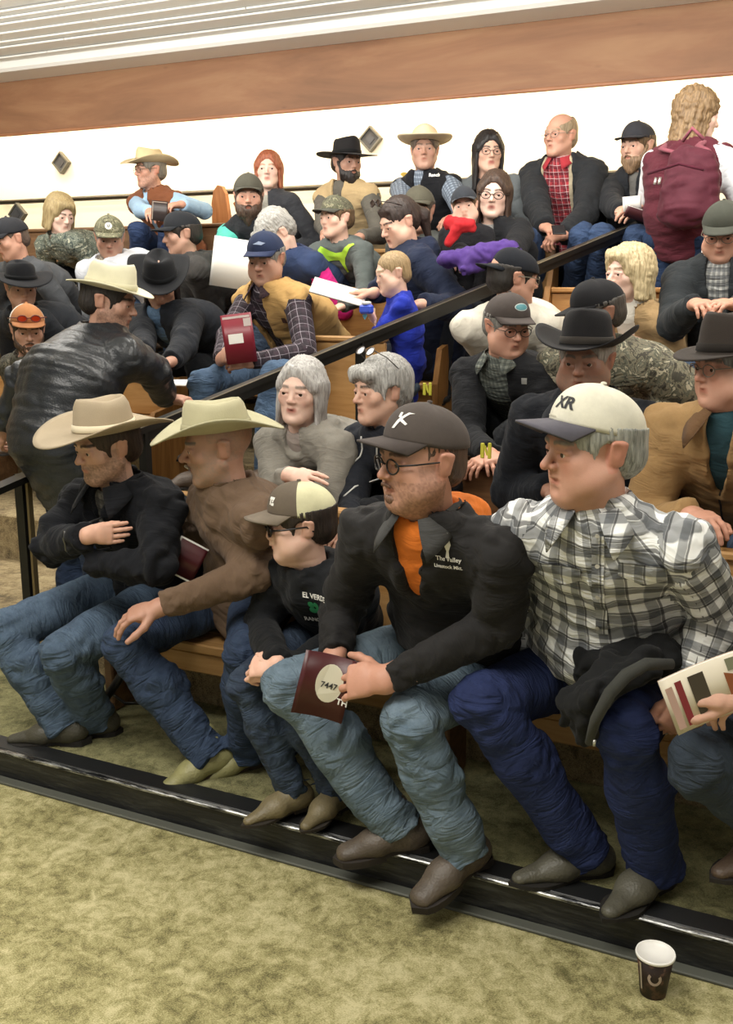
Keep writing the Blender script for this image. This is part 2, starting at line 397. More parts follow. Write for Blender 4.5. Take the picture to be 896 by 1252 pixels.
def limb_uv(v, f, prims, tor=None):
    c = v[f].mean(1); idx = nearest(prims, c); uv = np.zeros((len(f), f.shape[1], 2)); tors = np.zeros(len(f), bool); arms_ = [i for i, p in enumerate(prims) if p.mat == 1 and not p.sub]; par_ = arms_[0] % 2 if arms_ else 0
    for i, p in enumerate(prims):
        m = idx == i
        if p.sub or not m.any(): continue
        x, y, z, t = p.local(v[f[m]].reshape(-1, 3).astype(np.float32)); r = (p.ra[0] + (p.rb[0] - p.ra[0]) * 0.5 + p.ra[1]) * 0.5
        a = np.arctan2(x / p.ra[0], -y / p.ra[1]).reshape(-1, f.shape[1]); a0 = a[:, :1]; a = a0 + (a - a0 + pi) % (2 * pi) - pi
        if tor is not None and p.mat == 1:
            cc = p.local(v[f].mean(1)[m].astype(np.float32))[3] <= .002; mm_ = np.where(m)[0]; mt_ = np.zeros(len(f), bool); mt_[mm_[cc]] = True
            if abs(p.ra[0] - p.rb[0]) < .02 and i % 2 == par_: m = m & ~mt_; tors |= mt_
            if not m.any(): continue
            x, y, z, t = p.local(v[f[m]].reshape(-1, 3).astype(np.float32)); a = np.arctan2(x / p.ra[0], -y / p.ra[1]).reshape(-1, f.shape[1]); a0 = a[:, :1]; a = a0 + (a - a0 + pi) % (2 * pi) - pi
        if tor is not None and p.mat == 0:
            q = v[f[m]].reshape(-1, 3) - tor[0]; bk = nrm(np.cross(tor[1], tor[2])); a = np.arctan2(q @ tor[2], -(q @ bk) + .02).reshape(-1, f.shape[1]); a0 = a[:, :1]; a = a0 + (a - a0 + pi) % (2 * pi) - pi
            uv[m, :, 0] = a * .165 + 10; uv[m, :, 1] = (q @ tor[1]).reshape(-1, f.shape[1]) + 10; continue
        uu = a * r; vv = (t * p.L + z).reshape(-1, f.shape[1]); cap_ = (np.abs(z.reshape(-1, f.shape[1]).mean(1)) > .012)[:, None]
        uv[m, :, 0] = np.where(cap_, x.reshape(-1, f.shape[1]) * 1.1, uu) + 10; uv[m, :, 1] = np.where(cap_, y.reshape(-1, f.shape[1]) * 1.1 + (t * p.L).reshape(-1, f.shape[1]), vv) + 10
    if tors.any():
        q = v[f[tors]].reshape(-1, 3) - tor[0]; bk = nrm(np.cross(tor[1], tor[2])); uv[tors, :, 0] = (q @ tor[2]).reshape(-1, f.shape[1]) + 10; uv[tors, :, 1] = (q @ tor[1]).reshape(-1, f.shape[1]) + 10
    return uv.reshape(-1, 2)

def rot(yaw=0, pitch=0, roll=0):                       # degrees; identity faces -Y; pitch > 0 looks down
    a, b, c = map(math.radians, (yaw, pitch, roll))
    Rz = np.array([[math.cos(a), -math.sin(a), 0], [math.sin(a), math.cos(a), 0], [0, 0, 1]])
    Rx = np.array([[1, 0, 0], [0, math.cos(b), -math.sin(b)], [0, math.sin(b), math.cos(b)]])
    Ry = np.array([[math.cos(c), 0, math.sin(c)], [0, 1, 0], [-math.sin(c), 0, math.cos(c)]])
    return Rz @ Rx @ Ry
# ------------------------------------------------------------------ heads
SK = {'fair': '#d0a994', 'pale': '#e0bfae', 'ruddy': '#c49680', 'tan': '#b28b77', 'brown': '#94705e', 'kid': '#deb8a4'}
def head_prims(w=1.0, jaw=1.0, nose=1.0, fat=0.0, child=False, mouth=0.0, fem=False):
    P = []; a = lambda *x, **k: P.append(Prim(*x, **k)); e = lambda c, r, **k: P.append(ell(c, r, **k))
    e((0, .014, .034), (.075 * w, .094, .083)); e((0, -.026, -.024), (.061 * w, .062, .078), k=.03)
    e((0, -.03, -.068), (.052 * w * jaw, .05, .040), k=.03); e((0, -.070 + .004 * child, -.096 + .008 * child), (.021 * jaw, .018, .017), k=.025)
    for s in (-1, 1):
        e((s * .043 * w, -.058, -.02), (.022, .02, .02), k=.025)
        a((s * .058 * w * jaw, .0, -.045), (s * .02, -.065, -.092), .017, .014, k=.03)
        if fat: e((s * .045 * w, -.035, -.06), (.03 + .01 * fat, .035, .035), k=.03)
    if fat: e((0, -.02, -.105), (.05, .045, .03 * fat), k=.03)
    if not (fem or child): a((-.034, -.081, .023), (.034, -.081, .023), .011, k=.016)
    else: a((-.03, -.078, .024), (.03, -.078, .024), .010, k=.02)
    for s in (-1, 1):
        P.append(ell((s * .032, -.1, .004), (.019, .017, .012), k=.012, sub=True))
        a((s * .019, -.0865, .0088), (s * .046, -.079, .0055), .0065, k=.005); a((s * .02, -.085, -.0085), (s * .045, -.078, -.007), .0055, k=.006)
    n = nose; a((0, -.083, .012), (0, -.101 * (.5 + .5 * n) - .006 * n, -.024), .0072, .0105, k=.010)
    for s in (-1, 1): e((s * .0108, -.094, -.028), (.0078, .010, .0072), k=.006)
    a((0, -.085, -.043), (0, -.088, -.05), .011, k=.012)
    lz = -.058
    a((-.023, -.0805, lz + .003), (0, -.0915, lz + .0055), .0048, k=.005); a((.023, -.0805, lz + .003), (0, -.0915, lz + .0055), .0048, k=.005)
    P.append(Prim((-.02, -.093, lz), (.02, -.093, lz), .0028 + mouth * .006, k=.004, sub=True))
    a((-.017, -.083, lz - .006 - mouth * .008), (.017, -.083, lz - .006 - mouth * .008), .0058, k=.006)
    P.append(ell((0, -.096, lz - .021), (.016, .009, .007), k=.01, sub=True))
    for s in (-1, 1):
        P.append(Prim((s * .073 * w, .012, -.022), (s * .081 * w, .018, .018), (.008, .018), (.009, .02), u=V(1, 0, 0), k=.006))
        P.append(ell((s * .09 * w, .008, .004), (.008, .010, .017), k=.005, sub=True))
    return P
def head_color(p, tone, brow='#4a3526', lip=None, stubble=None, scalp=None, cheek=.25):
    base = np.array(srgb(SK.get(tone, tone))[:3]); col = np.tile(base, (len(p), 1)); x, y, z = np.abs(p[:, 0]), p[:, 1], p[:, 2]
    def blend(m, c):
        m = np.clip(m, 0, 1)[:, None]; col[:] = col * (1 - m) + np.array(c) * m
    red = base * np.array([1.03, .78, .74])
    blend(cheek * np.exp(-(((x - .042) / .02) ** 2 + ((z + .025) / .02) ** 2)) * (y < -.03), red)
    blend(1.4 * cheek * np.exp(-((x / .014) ** 2 + ((z + .028) / .014) ** 2)) * (y < -.09), red)
    blend(1.2 * cheek * (x > .072) * (z < .03) * (z > -.04) * (y > -.01), red)
    lp = np.array(srgb(lip)[:3]) if lip else base * np.array([.86, .58, .56])
    blend(.85 - ((z + .0585) / .010) ** 4 - (x / .023) ** 4 - 9 * (y > -.078), lp)
    nz = noise3(p * 260) * .35
    if stubble:
        c, am = stubble; c = np.array(srgb(c)[:3])
        m = ((z < -.035) & (y > -.2) & (y < .02)) * 1.0 + ((z < .0) & (x > .055) & (y > -.05) & (y < .0)) * .7
        m = np.clip(m, 0, 1) * (1 - np.clip(1.3 - ((z + .0585) / .009) ** 2 - (x / .02) ** 2, 0, 1)) * (z > -.14)
        blend(m * (am + nz), c)
    if brow:
        bz = .0235 + .004 * np.sin(np.clip((x - .012) / .04, 0, 1) * pi); m = 1.3 - ((z - bz) / .0052) ** 2
        blend(m * (x > .011) * (x < .05) * (y < -.05) * (1 + nz), srgb(brow)[:3])
    if scalp:
        c, am = scalp; m = ((z > .055) | ((y > .02) & (z > -.04)) | ((x > .06) & (z > .02) & (y > -.03)))
        blend(m * (am + nz), srgb(c)[:3])
    blend((x > .012) * (x < .052) * (np.abs(z) < .012) * (y < -.07) * .25, base * np.array([.8, .6, .6]))
    return col
def eye_mesh(sd):
    mb = MB()
    for s in (sd,):
        n = 14; m = 9; base = len(mb.v); vs = []; R = .0122
        for i in range(m + 1):
            a = pi * .62 * i / m
            for k in range(n):
                b = 2 * pi * k / n; vs.append((s * .032 + R * math.sin(a) * math.cos(b), -.0765 - R * math.cos(a), .001 + R * math.sin(a) * math.sin(b)))
        F = []; mi = []
        for i in range(m):
            for k in range(n): F.append((i * n + k, (i + 1) * n + k, (i + 1) * n + (k + 1) % n, i * n + (k + 1) % n)); mi.append(2 if i < 1 else 1 if i < 3 else 0)
        f0 = len(mb.f); mb.add(vs, F); mb.mi[f0:] = mi
    return mb
# ------------------------------------------------------------------ hair, beard
def hair_prims(style):
    P = []; e = lambda c, r, **k: P.append(ell(c, r, **k)); a = lambda *x, **k: P.append(Prim(*x, **k))
    face = lambda c=(0, -.115, -.03), r=(.068, .075, .09): P.append(ell(c, r, sub=True, k=.015))
    ears = lambda: [P.append(ell((s * .085, .0, -.012), (.03, .03, .035), sub=True, k=.008)) for s in (-1, 1)]
    if style in ('short', 'crop', 'fringe'):
        t = {'short': .013, 'crop': .004, 'fringe': .007}[style]
        e((0, .016, .036), (.075 + t, .094 + t, .084 + t)); e((0, .055, -.02), (.062 + t, .05 + t, .055), k=.02)
        for s in (-1, 1): a((s * .066, -.012, .02), (s * .068, -.02, -.015), .009 + t * .3, k=.01)
        P.append(ell((0, -.115, -.01), (.075, .08, .078), sub=True, k=.012)); ears(); P.append(ell((0, .02, -.11), (.09, .05, .06), sub=True, k=.01))
        if style == 'fringe': P.append(ell((0, -.03, .09), (.072, .105, .055), sub=True, k=.01))
    elif style in ('pixie', 'gray_crop'):
        e((0, .02, .04), (.091, .108, .096)); e((0, .06, -.02), (.075, .055, .06), k=.03)
        a((-.06, -.07, .07), (.05, -.08, .065), .026, .02, k=.03); a((.02, -.085, .075), (-.05, -.085, .045), .018, .012, k=.02)
        for s in (-1, 1): a((s * .072, -.02, .03), (s * .074, -.028, -.02), .014, .008, k=.015)
        face((0, -.125, -.025), (.07, .075, .075)); ears()
    elif style in ('bob', 'bouffant', 'long', 'wavy', 'chin'):
        L = {'bob': .13, 'chin': .11, 'bouffant': .10, 'long': .22, 'wavy': .28}[style]; t = {'bouffant': .022, 'wavy': .018}.get(style, .008)
        e((0, .018, .038), (.076 + t, .094 + t, .086 + t))
        a((0, .045, .0), (0, .055 + t, -L), (.080 + t * .5, .052 + t), (.066 + t, .034), u=V(1, 0, 0), k=.03)
        for s in (-1, 1):
            a((s * .070, .008, .03), (s * (.074 + t * .5), .002, -L * .95), (.020, .05), (.016, .042), u=V(1, 0, 0), k=.03, end=.02)
            a((s * .020, -.066, .088), (s * .069, -.040, .02), (.010, .016), (.010, .02), k=.02)
        if style == 'bouffant': a((-.045, -.062, .086), (.035, -.072, .078), .026, .020, k=.03)
        P.append(Prim((0, -.132, .0), (0, -.11, -.4), (.066, .084), (.062, .096), u=V(1, 0, 0), sub=True, k=.012, end=.072))
    elif style == 'pony':
        e((0, .018, .038), (.082, .101, .092)); e((0, .06, -.01), (.07, .05, .06), k=.02)
        a((0, .10, .03), (0, .14, -.02), .03, .035, k=.02); a((0, .14, -.02), (0, .125, -.16), .035, .012, k=.02)
        a((-.04, -.062, .082), (.04, -.062, .082), .014, k=.02); face((0, -.125, -.02), (.074, .08, .08)); ears()
    return P
def beard_prims(style):
    P = []; e = lambda c, r, **k: P.append(ell(c, r, **k)); a = lambda *x, **k: P.append(Prim(*x, **k))
    t = {'full': .016, 'big': .03, 'short': .008, 'goatee': .006, 'mustache': .006}[style]
    if style in ('full', 'big', 'short'):
        e((0, -.034, -.078), (.058 + t * .5, .052 + t, .042 + t * .9)); e((0, -.07, -.105 - t * .6), (.03, .02 + t * .5, .02 + t), k=.02)
        for s in (-1, 1): a((s * .066, -.012, -.005), (s * .052, -.05, -.07), .009 + t * .3, .02, k=.015)
        P.append(ell((0, -.10, -.024), (.05, .05, .024), sub=True, k=.012)); P.append(ell((0, .04, -.08), (.1, .05, .1), sub=True, k=.01))
        P.append(ell((0, -.11, -.0585), (.02, .032, .007), sub=True, k=.004))
    if style == 'goatee': a((-.014, -.085, -.082), (.014, -.085, -.082), .012, k=.01); a((0, -.082, -.09), (0, -.085, -.11), .014, .008, k=.01)
    if style != 'short' or 1:
        for s in (-1, 1): a((s * .002, -.103, -.045), (s * .024, -.09, -.054), .006, .0045, k=.006)
    return P
def hair_mesh(prims, h, mat, amp=.004, freq=95, lod=0, curl=0, planes=()):
    v, f = surface(prims, h, planes); f = f.astype(np.int32); n = normals(v, f)
    a = np.arctan2(v[:, 0], v[:, 1]); q = np.stack([a * freq / 6 + v[:, 2] * 4, v[:, 2] * 3.5, v[:, 1] * 3], 1)
    d = amp * (1 - 2 * np.abs(noise3(q))) + amp * .8 * noise3(v * 22)
    if curl: d = d + curl * (1 - 2 * np.abs(noise3(v * 38))) + curl * noise3(v * 75) * .5
    v = v + n * d[:, None]
    return npmesh('hair', v, f, mat)
# ------------------------------------------------------------------ hats
def cowboy(mat, band, crown=.115, brim=.10, curl=.05, dip=.012, taper=.86, flat=False, under=None):
    n = 48; th = np.arange(n) * 2 * pi / n; cx, sy = np.cos(th), np.sin(th)   # sy=-1 is the front
    rx, ry = .084, .104
    front = np.clip(-sy, 0, 1)
    rings = []
    def brimring(t, dz):
        r = brim * t; fl = (np.abs(cx) ** 2.2) * curl * t ** 1.5 * (1.0 if not flat else .5) - dip * (sy ** 2) * t ** 2
        k = 1 - .10 * t * np.abs(cx) ** 3 * (0 if flat else 1)
        return np.stack([cx * (rx + r) * k, sy * (ry + r * 1.02), fl + dz], 1)
    for t in (0.02, .3, .6, .85, 1.0): rings.append(brimring(t, -.002))
    for t in (1.0, .85, .6, .3, .06): rings.append(brimring(t, .0025))
    for hh in (.06, .25, .5, .75, .9, .97):
        s = 1 - (1 - taper) * hh - (.05 * (hh > .8)) - .05 * (hh > .95); pin = 1 - .30 * front ** 2 * hh ** 2
        lift = -.012 * hh * np.abs(cx) ** 2
        rings.append(np.stack([cx * rx * s * pin, sy * ry * s * (1 - .04 * hh), hh * crown + lift + .010 * hh * front], 1))
    for s, z in ((.80, 1.0), (.6, .985), (.35, .93), (.12, .90)):
        s0 = s * taper; base = np.stack([cx * rx * s0 * (1 - .3 * front ** 2), sy * ry * s0], 1)
        zz = crown * z + .010 * front * s - .026 * np.exp(-(base[:, 0] / .022) ** 2) * (1 if s < .75 else .35) - .012 * np.abs(cx) ** 2 * s
        rings.append(np.concatenate([base, zz[:, None]], 1))
    v = np.concatenate(rings); R = len(rings); k = np.arange(n); f = []
    for i in range(R - 1): f.append(np.stack([i * n + k, i * n + (k + 1) % n, (i + 1) * n + (k + 1) % n, (i + 1) * n + k], 1))
    f = np.concatenate(f); c = len(v); v = np.vstack([v, rings[-1].mean(0) - [0, 0, .002]]); tri = np.stack([(R - 1) * n + k, (R - 1) * n + (k + 1) % n, np.full(n, c)], 1)
    me = npmesh('cowboy_hat', v, [f, tri], [mat])
    b = MB(); br = []
    for hh in (.08, .10, .26, .28):
        s = 1 - (1 - taper) * hh; pin = 1 - .30 * front ** 2 * hh ** 2; o = .0035 if hh in (.10, .26) else .0005
        br.append(np.stack([cx * (rx * s * pin + o), sy * (ry * s * (1 - .04 * hh) + o), hh * crown - .012 * hh * np.abs(cx) ** 2 + .010 * hh * front], 1))
    bv = np.concatenate(br); bf = np.concatenate([np.stack([i * n + k, i * n + (k + 1) % n, (i + 1) * n + (k + 1) % n, (i + 1) * n + k], 1) for i in range(3)])
    return me, npmesh('hat_band', bv, bf, [band])
def dome_pt(th, ph, hgt=.082, rx=.087, ry=.106, low=.0):
    """th: 0 at front, grows to the wearer's left; ph 0 rim .. 1 top"""
    a = ph * pi / 2; ft = max(0.0, math.cos(th)); c = math.cos(a) ** (1 - .35 * ft)
    return V(math.sin(th) * rx * c, -math.cos(th) * ry * c + .008, math.sin(a) * hgt * (1 + .05 * ft) - low * (1 - ph) * (1 - ft))
def cap(mats, backpanels=False, hgt=.082, visor=.072, arch=.020, mesh_from=1.25, backwards=False, flatvisor=False, drop=.012):
    """mats: crown, visor, (back panels)"""
    n, m = 48, 14; vs = [dome_pt(2 * pi * i / n, j / m, hgt, low=drop) for j in range(m) for i in range(n)] + [dome_pt(0, 1, hgt)]
    vs = np.array(vs)
    for i in range(n):
        ang = abs(((2 * pi * i / n) / (pi / 3)) % 1 - .0); ang = min(ang, 1 - ang)
        for j in range(m): vs[j * n + i] *= (1 - .010 * math.exp(-(ang / .05) ** 2))
    inner = vs[:n] * .96; F = []; mi = []
    for j in range(m - 1):
        for i in range(n):
            t = 2 * pi * (i + .5) / n; t = min(t, 2 * pi - t)
            F.append((j * n + i, j * n + (i + 1) % n, (j + 1) * n + (i + 1) % n, (j + 1) * n + i)); mi.append(1 if (backpanels and t > mesh_from) else 0)
    c = m * n; T = [((m - 1) * n + i, (m - 1) * n + (i + 1) % n, c) for i in range(n)]; tm = [1 if (backpanels and min(2 * pi * (i + .5) / n, 2 * pi - 2 * pi * (i + .5) / n) > mesh_from) else 0 for i in range(n)]
    b0 = len(vs); vs = np.vstack([vs, inner]); rim = [(i, b0 + i, b0 + (i + 1) % n, (i + 1) % n) for i in range(n)]
    me = npmesh('cap_crown', vs, [np.array(F + rim), np.array(T)], mats[:1] + ([mats[2]] if len(mats) > 2 else [mats[0]]), mi + [0] * n + tm)
    mb = MB(); nu, nv = 16, 6; top = []
    for q, dz in ((0, .002), (1, -.0025)):
        for jv in range(nv + 1):
            for iu in range(nu + 1):
                u = -1 + 2 * iu / nu; w = jv / nv; th = u * 1.12; r = dome_pt(th, .02, hgt); ext = visor * (1 - .42 * abs(u) ** 2.5) * w
                a = arch * (0.35 if flatvisor else 1)
                top.append((r[0] * (1 - .10 * w * (0 if flatvisor else 1)), r[1] - ext, r[2] + dz - .10 * ext - a * (u * u) * (0.25 + .75 * w)))
    N = (nu + 1) * (nv + 1); Fv = []
    for jv in range(nv):
        for iu in range(nu):
            a = jv * (nu + 1) + iu; Fv.append((a, a + 1, a + nu + 2, a + nu + 1)); Fv.append((N + a, N + a + nu + 1, N + a + nu + 2, N + a + 1))
    for iu in range(nu): a = nv * (nu + 1) + iu; Fv.append((a, N + a, N + a + 1, a + 1))
    for jv in range(nv):
        for e0 in (0, nu): a = jv * (nu + 1) + e0; b = a + nu + 1; Fv.append((a, b, N + b, N + a))
    mb.add(top, Fv)
    bt = MB(); t = dome_pt(0, 1, hgt); bt.lathe([(.007, -.001), (.006, .003), (.001, .0045)], 10, 0, t)
    return me, mb, bt
# ------------------------------------------------------------------ hands
def hand_prims(curls=(25, 30, 20), spread=4, thumb=(35, 20, 25), per=None, elbow=None, bare=.07, k=.004):
    """hand space: x wrist->knuckles, y towards the thumb side, z out of the BACK of the hand"""
    P = []; a = lambda *x, **kw: P.append(Prim(*x, **kw))
    Y = V(0, 1, 0)
    a((0, 0, 0), (.05, .004, 0), (.026, .019), (.036, .015), u=Y, end=.02); a((.045, .004, 0), (.082, .002, -.001), (.036, .0155), (.041, .0125), u=Y, end=.010, k=.015)
    a((.015, .014, -.008), (.055, .022, -.012), .014, .012, k=.012)
    for i, (oy, ln, r) in enumerate(((.030, .073, .0088), (.010, .081, .0090), (-.011, .076, .0086), (-.030, .060, .0078))):
        c = per[i] if per else curls; p = V(.080 - .006 * abs(i - 1), oy, .0005); yaw = math.radians((1.5 - i) * spread); A = 0.0
        for j, fr in enumerate((.46, .30, .24)):
            A += math.radians(c[j]); d = V(math.cos(A) * math.cos(yaw), math.cos(A) * math.sin(yaw), -math.sin(A)); q = p + d * ln * fr
            a(p, q, r * (1 - .08 * j), r * (.93 - .09 * j), k=k); 
            p = q
    t1, t2, t3 = map(math.radians, thumb); p = V(.022, .024, -.006)
    for ln, r0, r1, an in ((.042, .0135, .0115, t1), (.032, .0108, .0098, t1 - t2), (.026, .0100, .0078, t1 - t2 - t3)):
        d = V(math.cos(an), math.sin(an), -.42 if ln > .04 else -.30); q = p + nrm(d) * ln; a(p, q, r0, r1, k=.006); p = q
    if elbow is not None: a((.004, 0, 0), tuple(nrm(elbow) * bare), (.0275, .021), (.036, .032), u=Y, k=.02)
    return P
POSE = dict(relaxed=dict(curls=(28, 34, 22)), flat=dict(curls=(8, 12, 8), spread=6), grip=dict(curls=(52, 62, 38), thumb=(20, 20, 30)), fist=dict(curls=(78, 88, 50), thumb=(10, 30, 30)),
            hold=dict(curls=(34, 40, 24), thumb=(30, 10, 20)), knee=dict(curls=(24, 22, 14), spread=9, thumb=(50, 15, 10)), clasp=dict(curls=(45, 55, 30), thumb=(15, 20, 10)))
def xf(M3, o, s=1.0): return lambda p: (np.asarray(p, float) * s) @ np.asarray(M3, float).T + np.asarray(o, float)
def ik(S, W, l1, l2, pole):
    d = W - S; L = np.linalg.norm(d)
    if L > (l1 + l2) * .995: W = S + d * ((l1 + l2) * .995 / L); d = W - S; L = np.linalg.norm(d)
    L = max(L, abs(l1 - l2) + .02)
    x = (l1 * l1 - l2 * l2 + L * L) / (2 * L); h = math.sqrt(max(0, l1 * l1 - x * x)); u = nrm(d); p = pole - u * np.dot(pole, u)
    return S + u * x + nrm(p) * h, W
# ------------------------------------------------------------------ decals: real thin shapes laid on a garment
def decal(name, polys, target, root, origin, normal, up, mat, off=.0025, sub=.012):
    """polys: list of 2-d polygons (metres, x right seen from outside)"""
    import bmesh
    from mathutils.geometry import tessellate_polygon
    nn = Vector(nrm(normal)); U = Vector(nrm(np.asarray(up) - np.dot(up, nrm(normal)) * nrm(normal))); X = U.cross(nn)
    bm = bmesh.new()
    for poly in polys:
        vs = [bm.verts.new((p[0], p[1], 0)) for p in poly]
        for t in tessellate_polygon([[Vector((p[0], p[1], 0)) for p in poly]]):
            try: bm.faces.new([vs[i] for i in t])
            except ValueError: pass
    for _ in range(4):
        ed = [e for e in bm.edges if e.calc_length() > sub]
        if not ed: break
        bmesh.ops.subdivide_edges(bm, edges=ed, cuts=1)
        bmesh.ops.triangulate(bm, faces=bm.faces)
    me_t = target.data; bv = BVHTree.FromPolygons([target.matrix_local @ v.co for v in me_t.vertices], [tuple(p.vertices) for p in me_t.polygons])
    O = Vector(origin)
    bm.verts.index_update()
    uvs_ = {v.index: (v.co.x + 10.013, v.co.y + 10) for v in bm.verts}
    for v in bm.verts:
        p = O + X * v.co.x + U * v.co.y; hit = bv.ray_cast(p + nn * .32, -nn, .6)
        v.co = (hit[0] + nn * off) if hit[0] is not None else p
    me = bpy.data.meshes.new(name); bm.to_mesh(me); bm.free(); me.materials.append(mat); uvl = me.uv_layers.new(name='UVMap')
    for lp in me.loops: uvl.data[lp.index].uv = uvs_[lp.vertex_index]
    o = obj(name, me, root); return o
def text_polys(txt, size, spacing=1.0, bold=0.0, align='CENTER', shear=0.0):
    cu = bpy.data.curves.new('t', 'FONT'); cu.body = txt; cu.size = size; cu.align_x = align; cu.align_y = 'CENTER'; cu.offset = bold; cu.resolution_u = 3; cu.space_character = spacing; cu.shear = shear
    o = bpy.data.objects.new('t', cu); me = bpy.data.meshes.new_from_object(o)
    out = [[(me.vertices[i].co.x, me.vertices[i].co.y) for i in p.vertices] for p in me.polygons]
    bpy.data.objects.remove(o); bpy.data.curves.remove(cu); bpy.data.meshes.remove(me); return out
# ------------------------------------------------------------------ a person
ROOTS = []
def person(label, H, P, yaw=0, head=(0, 0, 0), s=1.0, hs=1.0, b=1.0, belly=0.0, group=None, floor=0.0, sit=True,
           knees=None, ankles=None, toes=None, footpitch=(0, 0), shoe=('boot', '#4a3c30'), trousers=None, tops=(), wrists=None, elbows=None, hands=None, armskin=False,
           tone='fair', face={}, paint={}, hair=None, beard=None, hat=None, glasses=None, lod=1, poles=None, slouch=0.06, curl=0, shoulder=None, shw=1.0, calfr=1.0, eyes='#3a2a20', lean_side=0, knee_w=.13):
    H = np.asarray(H, float); P = np.asarray(P, float); Rb = rot(yaw); f = Rb @ V(0, -1, 0); l = Rb @ V(1, 0, 0); z = V(0, 0, 1)
    root = empty('person', (P[0], P[1], floor), label, 'person', group); o0 = V(P[0], P[1], floor); ROOTS.append(root)
    hc = (.0035, .005, .0062)[lod] if lod < 3 else .008; hb = (.0075, .010, .013)[lod] if lod < 3 else .016
    Rh = rot(*head) if len(head) == 3 else rot(head[0], head[1]); hs = hs * 1.0
    N = H + hs * (Rh @ V(0, .030, -.125)) * .55 + .45 * hs * V(-f[0] * .03, -f[1] * .03, -.125); N = N - z * .020 * s
    sp = N - P; C = P + sp * .66 - f * slouch * s * .7; W = P + sp * .30 - f * slouch * s * .9
    SL = N - z * .062 * s + l * .163 * s * shw * b ** .5; SR = N - z * .062 * s - l * .163 * s * shw * b ** .5
    if shoulder: SL = np.asarray(shoulder[0], float); SR = np.asarray(shoulder[1], float)
    l2 = nrm(SL - SR)
    HL, HR = P + l * .085 * s, P - l * .085 * s
    if sit:
        KL = HL + f * .40 * s + l * (knee_w - .085) * s + z * .02; KR = HR + f * .40 * s - l * (knee_w - .085) * s + z * .02
        AL = V(*(KL + f * .02)[:2], floor + .09); AR = V(*(KR + f * .02)[:2], floor + .09)
    else:
        AL = V(*(HL + l * .03)[:2], floor + .09); AR = V(*(HR - l * .03)[:2], floor + .09); KL = (HL + AL) / 2 + f * .03; KR = (HR + AR) / 2 + f * .03
    if knees: KR, KL = [np.asarray(k, float) for k in knees]
    if ankles: AR, AL = [np.asarray(k, float) for k in ankles]
    tR, tL = toes if toes else (f - l * .15, f + l * .15)
    WR, WL = wrists if wrists else (P + f * .30 * s + z * .14 * s - l * .07, P + f * .30 * s + z * .14 * s + l * .07)
    WR, WL = np.asarray(WR, float), np.asarray(WL, float)
    pR, pL = poles if poles else (-z - l * .6 - f * .4, -z + l * .6 - f * .4)
    ER, WR = ik(SR, WR, .30 * s, .26 * s, np.asarray(pR, float)); EL, WL = ik(SL, WL, .30 * s, .26 * s, np.asarray(pL, float))
    if elbows: ER, EL = [np.asarray(e, float) for e in elbows]
    pts = dict(N=N, C=C, W=W, SL=SL, SR=SR, EL=EL, ER=ER, WL=WL, WR=WR, H=H, P=P, f=f, l=l, KL=KL, KR=KR, Rh=Rh, hs=hs, root=root, o0=o0)
    J = lambda p: np.asarray(p, float) - o0
    # ---- garments
    def torso(infl, arms=True, hem=0.0, r=1.0, al=1.0, k=.03, lo=P):
        g = []; ga = []
        sx = b * s; i = infl
        low = P + (P - W) * hem
        g.append(Prim(J(low), J(W), (.160 * sx + i, .112 * sx + i), (.148 * sx + i, .106 * sx + i), u=l, k=k, end=.05 + i, mat=0))
        g.append(Prim(J(W), J(C), (.148 * sx + i, .104 * sx + i), (.166 * sx + i, .108 * sx + i), u=l2, k=.05, mat=0))
        g.append(Prim(J(C), J(N - z * .03), (.166 * sx + i, .106 * sx + i), (.085 * sx + i, .068 * sx + i), u=l2, k=.05, mat=0))
        for S_ in (SL, SR): g.append(Prim(J(C * .35 + N * .65 - z * .05 * s), J(S_ - z * .006), .078 * sx + i * .8, .046 * sx + i * .8, k=.05, mat=0)); g.append(Prim(J(N - z * .01), J(S_ + z * .008), .046 * s + i * .7, .030 * s + i * .7, k=.05, mat=0))
        if belly: g.append(ell(J(W + f * (.02 + .05 * belly)), ((.135 + .02 * belly) * sx + i, (.12 + .03 * belly) * sx + i, .13 * s + i), k=.06, mat=0))
        if arms:
            for S_, E_, W_ in ((SL, EL, WL), (SR, ER, WR)):
                We = E_ + (W_ - E_) * al
                ga.append(Prim(J(S_), J(E_), (.053 * s * b ** .5 + i * .8), (.043 * s * b ** .3 + i * .85), k=.025, mat=1)); ga.append(Prim(J(E_), J(We), .042 * s * b ** .3 + i * .85, .032 * s + i * .7, k=.02, mat=1, end=.012))
        return g, ga
    objs = {}
    for ti, T in enumerate(tops):
        T = dict(T)
        if ti < len(tops) - 1:
            T.setdefault('amp', .0025)
            if tops[ti + 1].get('arms', True): T['arms'] = False
            elif ti < len(tops) - 2: T['arms'] = False
        else: T.setdefault('amp', .006)
        infl = T.get('infl', .014); mat = T['mat']; g, ga = torso(infl, T.get('arms', True), T.get('hem', .25), al=T.get('al', .96))
        nin = .052 * s + infl * .4
        nd = nrm(H - N) * .5 + z * .5
        if T.get('collar'):
            ch, cw = T['collar']; g.append(Prim(J(N - z * .03), J(N + nd * ch), (cw + .012, cw + .006), (cw, cw * .95), u=l2, k=.015, end=.012))
            g.append(Prim(J(N + z * .0), J(N + nd * (ch + .08)), (cw - .010, cw - .012), (cw + .006, cw), u=l2, k=.008, sub=True))
        else: g.append(Prim(J(N + f * .012 + z * .03), J(N + nd * .12), (nin + .012, nin + .012), (nin + .02, nin + .02), u=l2, k=.01, sub=True))
